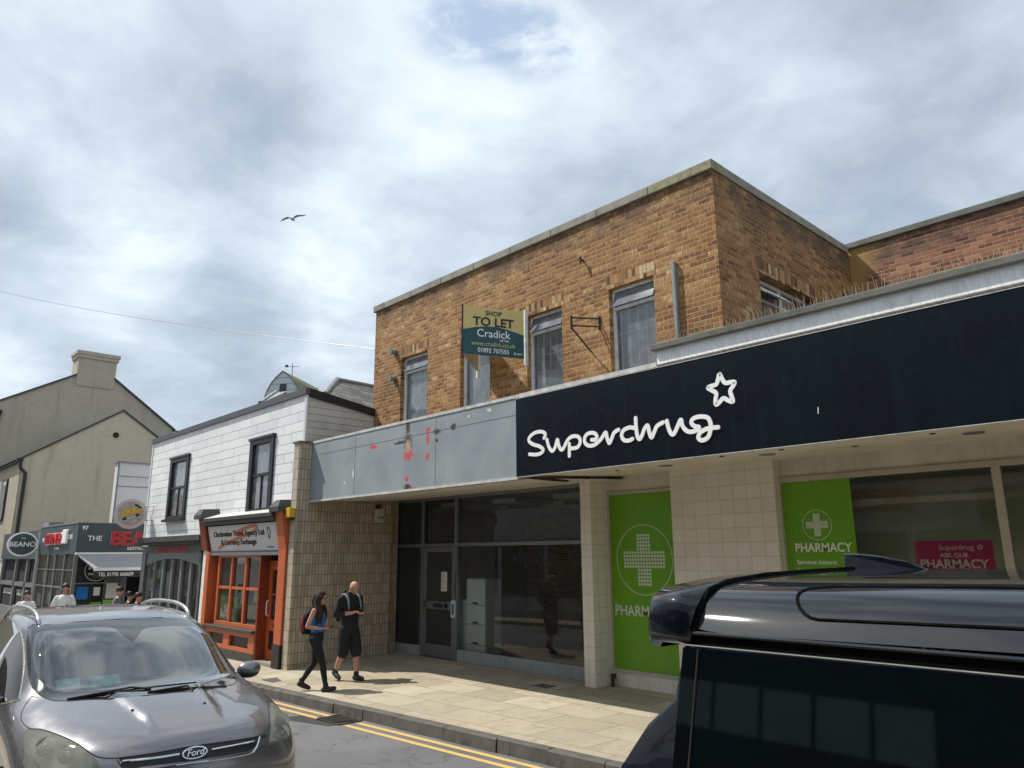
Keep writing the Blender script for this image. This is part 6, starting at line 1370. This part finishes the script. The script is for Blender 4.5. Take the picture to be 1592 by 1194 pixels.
# ---- man
gz = pave(-12.2, 7.42); F = Fig((-12.22, 7.42, gz), radians(8), 1.0)
mn = thing('person', 'bald man in black top and long black shorts looking down at his phone', 'person', F.loc)
mb = MB(); hd = head(F, mb, .10, 1.588, radians(36)); F.limb(mb, [(.0, 0, 1.44), (.03, 0, 1.50), (.07, 0, 1.55)], [.07, .06, .06])
F.torso(mb, [(0, 0, .90, .11, .15), (0, 0, 1.05, .11, .15), (.01, 0, 1.25, .12, .17), (0, 0, 1.40, .095, .18), (0, 0, 1.46, .06, .10)])
RA = [(0, -.205, 1.40), (-.03, -.27, 1.13), (.20, -.085, 1.17)]; LA = [(0, .205, 1.40), (-.02, .27, 1.13), (.21, .065, 1.155)]
for A_, sg in ((RA, -1), (LA, 1)):
    F.limb(mb, [A_[0], tuple((Vector(A_[0])+Vector(A_[1]))/2), A_[1]], [.055, .052, .043]); F.limb(mb, [A_[1], tuple((Vector(A_[1])+Vector(A_[2]))/2), A_[2]], [.045, .040, .028]); F.hand(mb, A_[2], Vector((.9, .35*-sg, .15)), sg)
LR = [(0, -.095, .93), (-.02, -.10, .50), (-.20, -.10, .16)]; LL = [(0, .095, .93), (.10, .10, .50), (.13, .10, .10)]
for A_ in (LR, LL): F.limb(mb, [A_[0], A_[1], tuple((Vector(A_[1])*.6+Vector(A_[2])*.4)), A_[2]], [.085, .056, .056, .038])
remesh(mb, 'body', M['skin'], mn, .0065, 2)
mb = MB(); F.torso(mb, [(0, 0, .86, .14, .185), (0, 0, .95, .135, .18), (0, 0, 1.10, .135, .182), (.012, 0, 1.27, .145, .20), (0, 0, 1.40, .12, .20), (.01, 0, 1.455, .10, .13), (.02, 0, 1.505, .09, .10), (.03, 0, 1.53, .082, .09)])
for A_ in (RA, LA): F.limb(mb, [A_[0], tuple((Vector(A_[0])+Vector(A_[1]))/2), A_[1], tuple(Vector(A_[1]).lerp(Vector(A_[2]), .45))], [.075, .070, .060, .050])
F.torso(mb, [(-.09, 0, 1.40, .05, .11), (-.10, 0, 1.48, .06, .11), (-.05, 0, 1.555, .05, .09)])
remesh(mb, 'hooded_top', M['jeansblack'], mn, .009, 3)
mb = MB(); F.torso(mb, [(0, 0, .80, .13, .18), (0, 0, .95, .13, .175)])
for A_ in (LR, LL): F.limb(mb, [(A_[0][0], A_[0][1], .88), tuple(Vector(A_[0]).lerp(Vector(A_[1]), .55)), tuple(Vector(A_[1])+Vector((0, 0, -.02)))], [.11, .108, .105])
remesh(mb, 'shorts', M['jeansblack'], mn, .009, 3)
for nm, an, to, lf in (('shoe', LR[2], (-.08, -.11, .045), 1), ('shoe', LL[2], (.30, .10, .045), 0)):
    mb = MB(); shoe(F, mb, an, to, lf); remesh(mb, nm, M['shoe'], mn, .008, 2)
mb = MB(); F.ell(mb, hd(.052, 0, -.075), (.045, .052, .045), .5, 8); remesh(mb, 'beard', pbr('ginger_beard', (.14, .055, .03), .8), mn, .008, 1)
g = MB(); w0_ = Vector(RA[2]); g.tube([F(*(w0_-Vector((.03, -.02, 0))+Vector((0, .036*cos(t), .036*sin(t))))) for t in [2*pi*i/12 for i in range(12)]], .008, 6, closed=True); g.build('wrist_strap', M['phone'], mn)
t = thing('held_phone', 'black phone held up in the hands of the bald man', 'phone', F(.30, 0, 1.2)); MB().obox(F(.29, 0, 1.20), F(.035, 0, .055)-F(0, 0, 0), F(0, .038, 0)-F(0, 0, 0), F(-.004, 0, .003)-F(0, 0, 0)).build('case', M['phone'], t)
bp_ = thing('backpack', 'dark backpack with pale grey straps worn by the bald man', 'bag', F(-.2, 0, 1.1)); g = MB(); F.torso(g, [(-.19, 0, 1.0, .07, .13), (-.21, 0, 1.15, .09, .15), (-.19, 0, 1.38, .07, .13)]); remesh(g, 'bag', M['jeansblack'], bp_, .012, 2)
for sg in (1, -1):
    g = MB(); F.limb(g, [(-.12, .12*sg, 1.44), (.0, .135*sg, 1.485), (.11, .13*sg, 1.40), (.145, .14*sg, 1.24)], [.017]*4); g.build('strap', pbr('strap_grey%d' % (sg+1), (.22, .25, .28), .8), bp_, smooth=True)

# ---- people beyond the car
def bystander(label, loc, yaw, sc, top, hairm, legs=M['jeansblack'], head_pitch=.1, extra=None):
    F = Fig(loc, yaw, sc); t = thing('person', label, 'person', F.loc); mb = MB(); hd = head(F, mb, .03, 1.61, head_pitch)
    F.limb(mb, [(0, 0, 1.42), (.01, 0, 1.50), (.02, 0, 1.56)], [.06, .055, .055]); F.torso(mb, [(0, 0, .90, .10, .15), (0, 0, 1.1, .10, .14), (.01, 0, 1.27, .11, .16), (0, 0, 1.40, .09, .17), (0, 0, 1.46, .05, .08)])
    for sg in (1, -1):
        F.limb(mb, [(0, .17*sg, 1.38), (-.02, .235*sg, 1.12), (.10, .22*sg, .92)], [.05, .042, .028]); F.hand(mb, (.10, .22*sg, .92), (.4, 0, -.9), sg); F.limb(mb, [(0, .09*sg, .93), (.03*sg, .09*sg, .5), (.08*sg, .09*sg, .1)], [.08, .05, .035]); 
    remesh(mb, 'body', M['skin'], t, .010, 2)
    mb = MB(); F.torso(mb, [(0, 0, .92, .14, .19), (0, 0, 1.1, .14, .18), (.01, 0, 1.27, .15, .185), (0, 0, 1.38, .12, .175), (0, 0, 1.45, .08, .10)])
    for sg in (1, -1): F.limb(mb, [(0, .165*sg, 1.385), (-.01, .21*sg, 1.27), (-.02, .235*sg, 1.18)], [.062, .064, .064])
    remesh(mb, 'shirt', top, t, .014, 2); mb = MB(); F.torso(mb, [(0, 0, .88, .12, .165), (0, 0, .96, .12, .165)])
    for sg in (1, -1): F.limb(mb, [(0, .09*sg, .9), (.03*sg, .09*sg, .5), (.08*sg, .09*sg, .12)], [.10, .07, .055])
    remesh(mb, 'trousers', legs, t, .014, 2); mb = MB(); F.ell(mb, hd(-.026, 0, .05), (.112, .098, .10), .1, 8); remesh(mb, 'hair', hairm, t, .010, 1)
    for sg in (1, -1): mb = MB(); shoe(F, mb, (.08*sg, .09*sg, .10), (.08*sg+.17, .09*sg, .045)); remesh(mb, 'shoe', M['shoe'], t, .012, 1)
    if extra: extra(F, t)
    return t
def walk(px_, py_, dist, hgt):
    d = ray(px_, py_); d = d/math.hypot(d.x, d.y)*dist; p = EYE+d; return Vector((p.x, p.y, p.z-hgt))
def strap(F, t): g = MB(); F.limb(g, [(-.05, -.10, 1.46), (.10, -.02, 1.38), (.14, .10, 1.15)], [.014]*3); g.build('bag_strap', M['phone'], t)
bystander('person in white beside the oval sign seen over the left of the car roof', walk(43, 918, 24, 1.6), -.15, .915, M['whitecloth'], M['hair2'], extra=strap)
bystander('dark haired man in a white T-shirt walking toward the viewer behind the car', walk(103, 907, 24, 1.78), -.2, 1.02, M['whitecloth'], M['hair2'], extra=strap)
bystander('person in a pale grey shirt seen side on beneath the awning', walk(186, 912, 24, 1.66), .9, .95, M['greycloth'], M['hair2'], head_pitch=.3)
bystander('person in dark clothes with a cap in front of the lattice panel', walk(202, 919, 23, 1.55), 1.4, .885, M['jeansblack'], M['phone'])
bystander('short dark haired person at the right end of the awning', walk(215, 921, 22.5, 1.52), 1.0, .87, M['jeansblack'], M['hair2'])
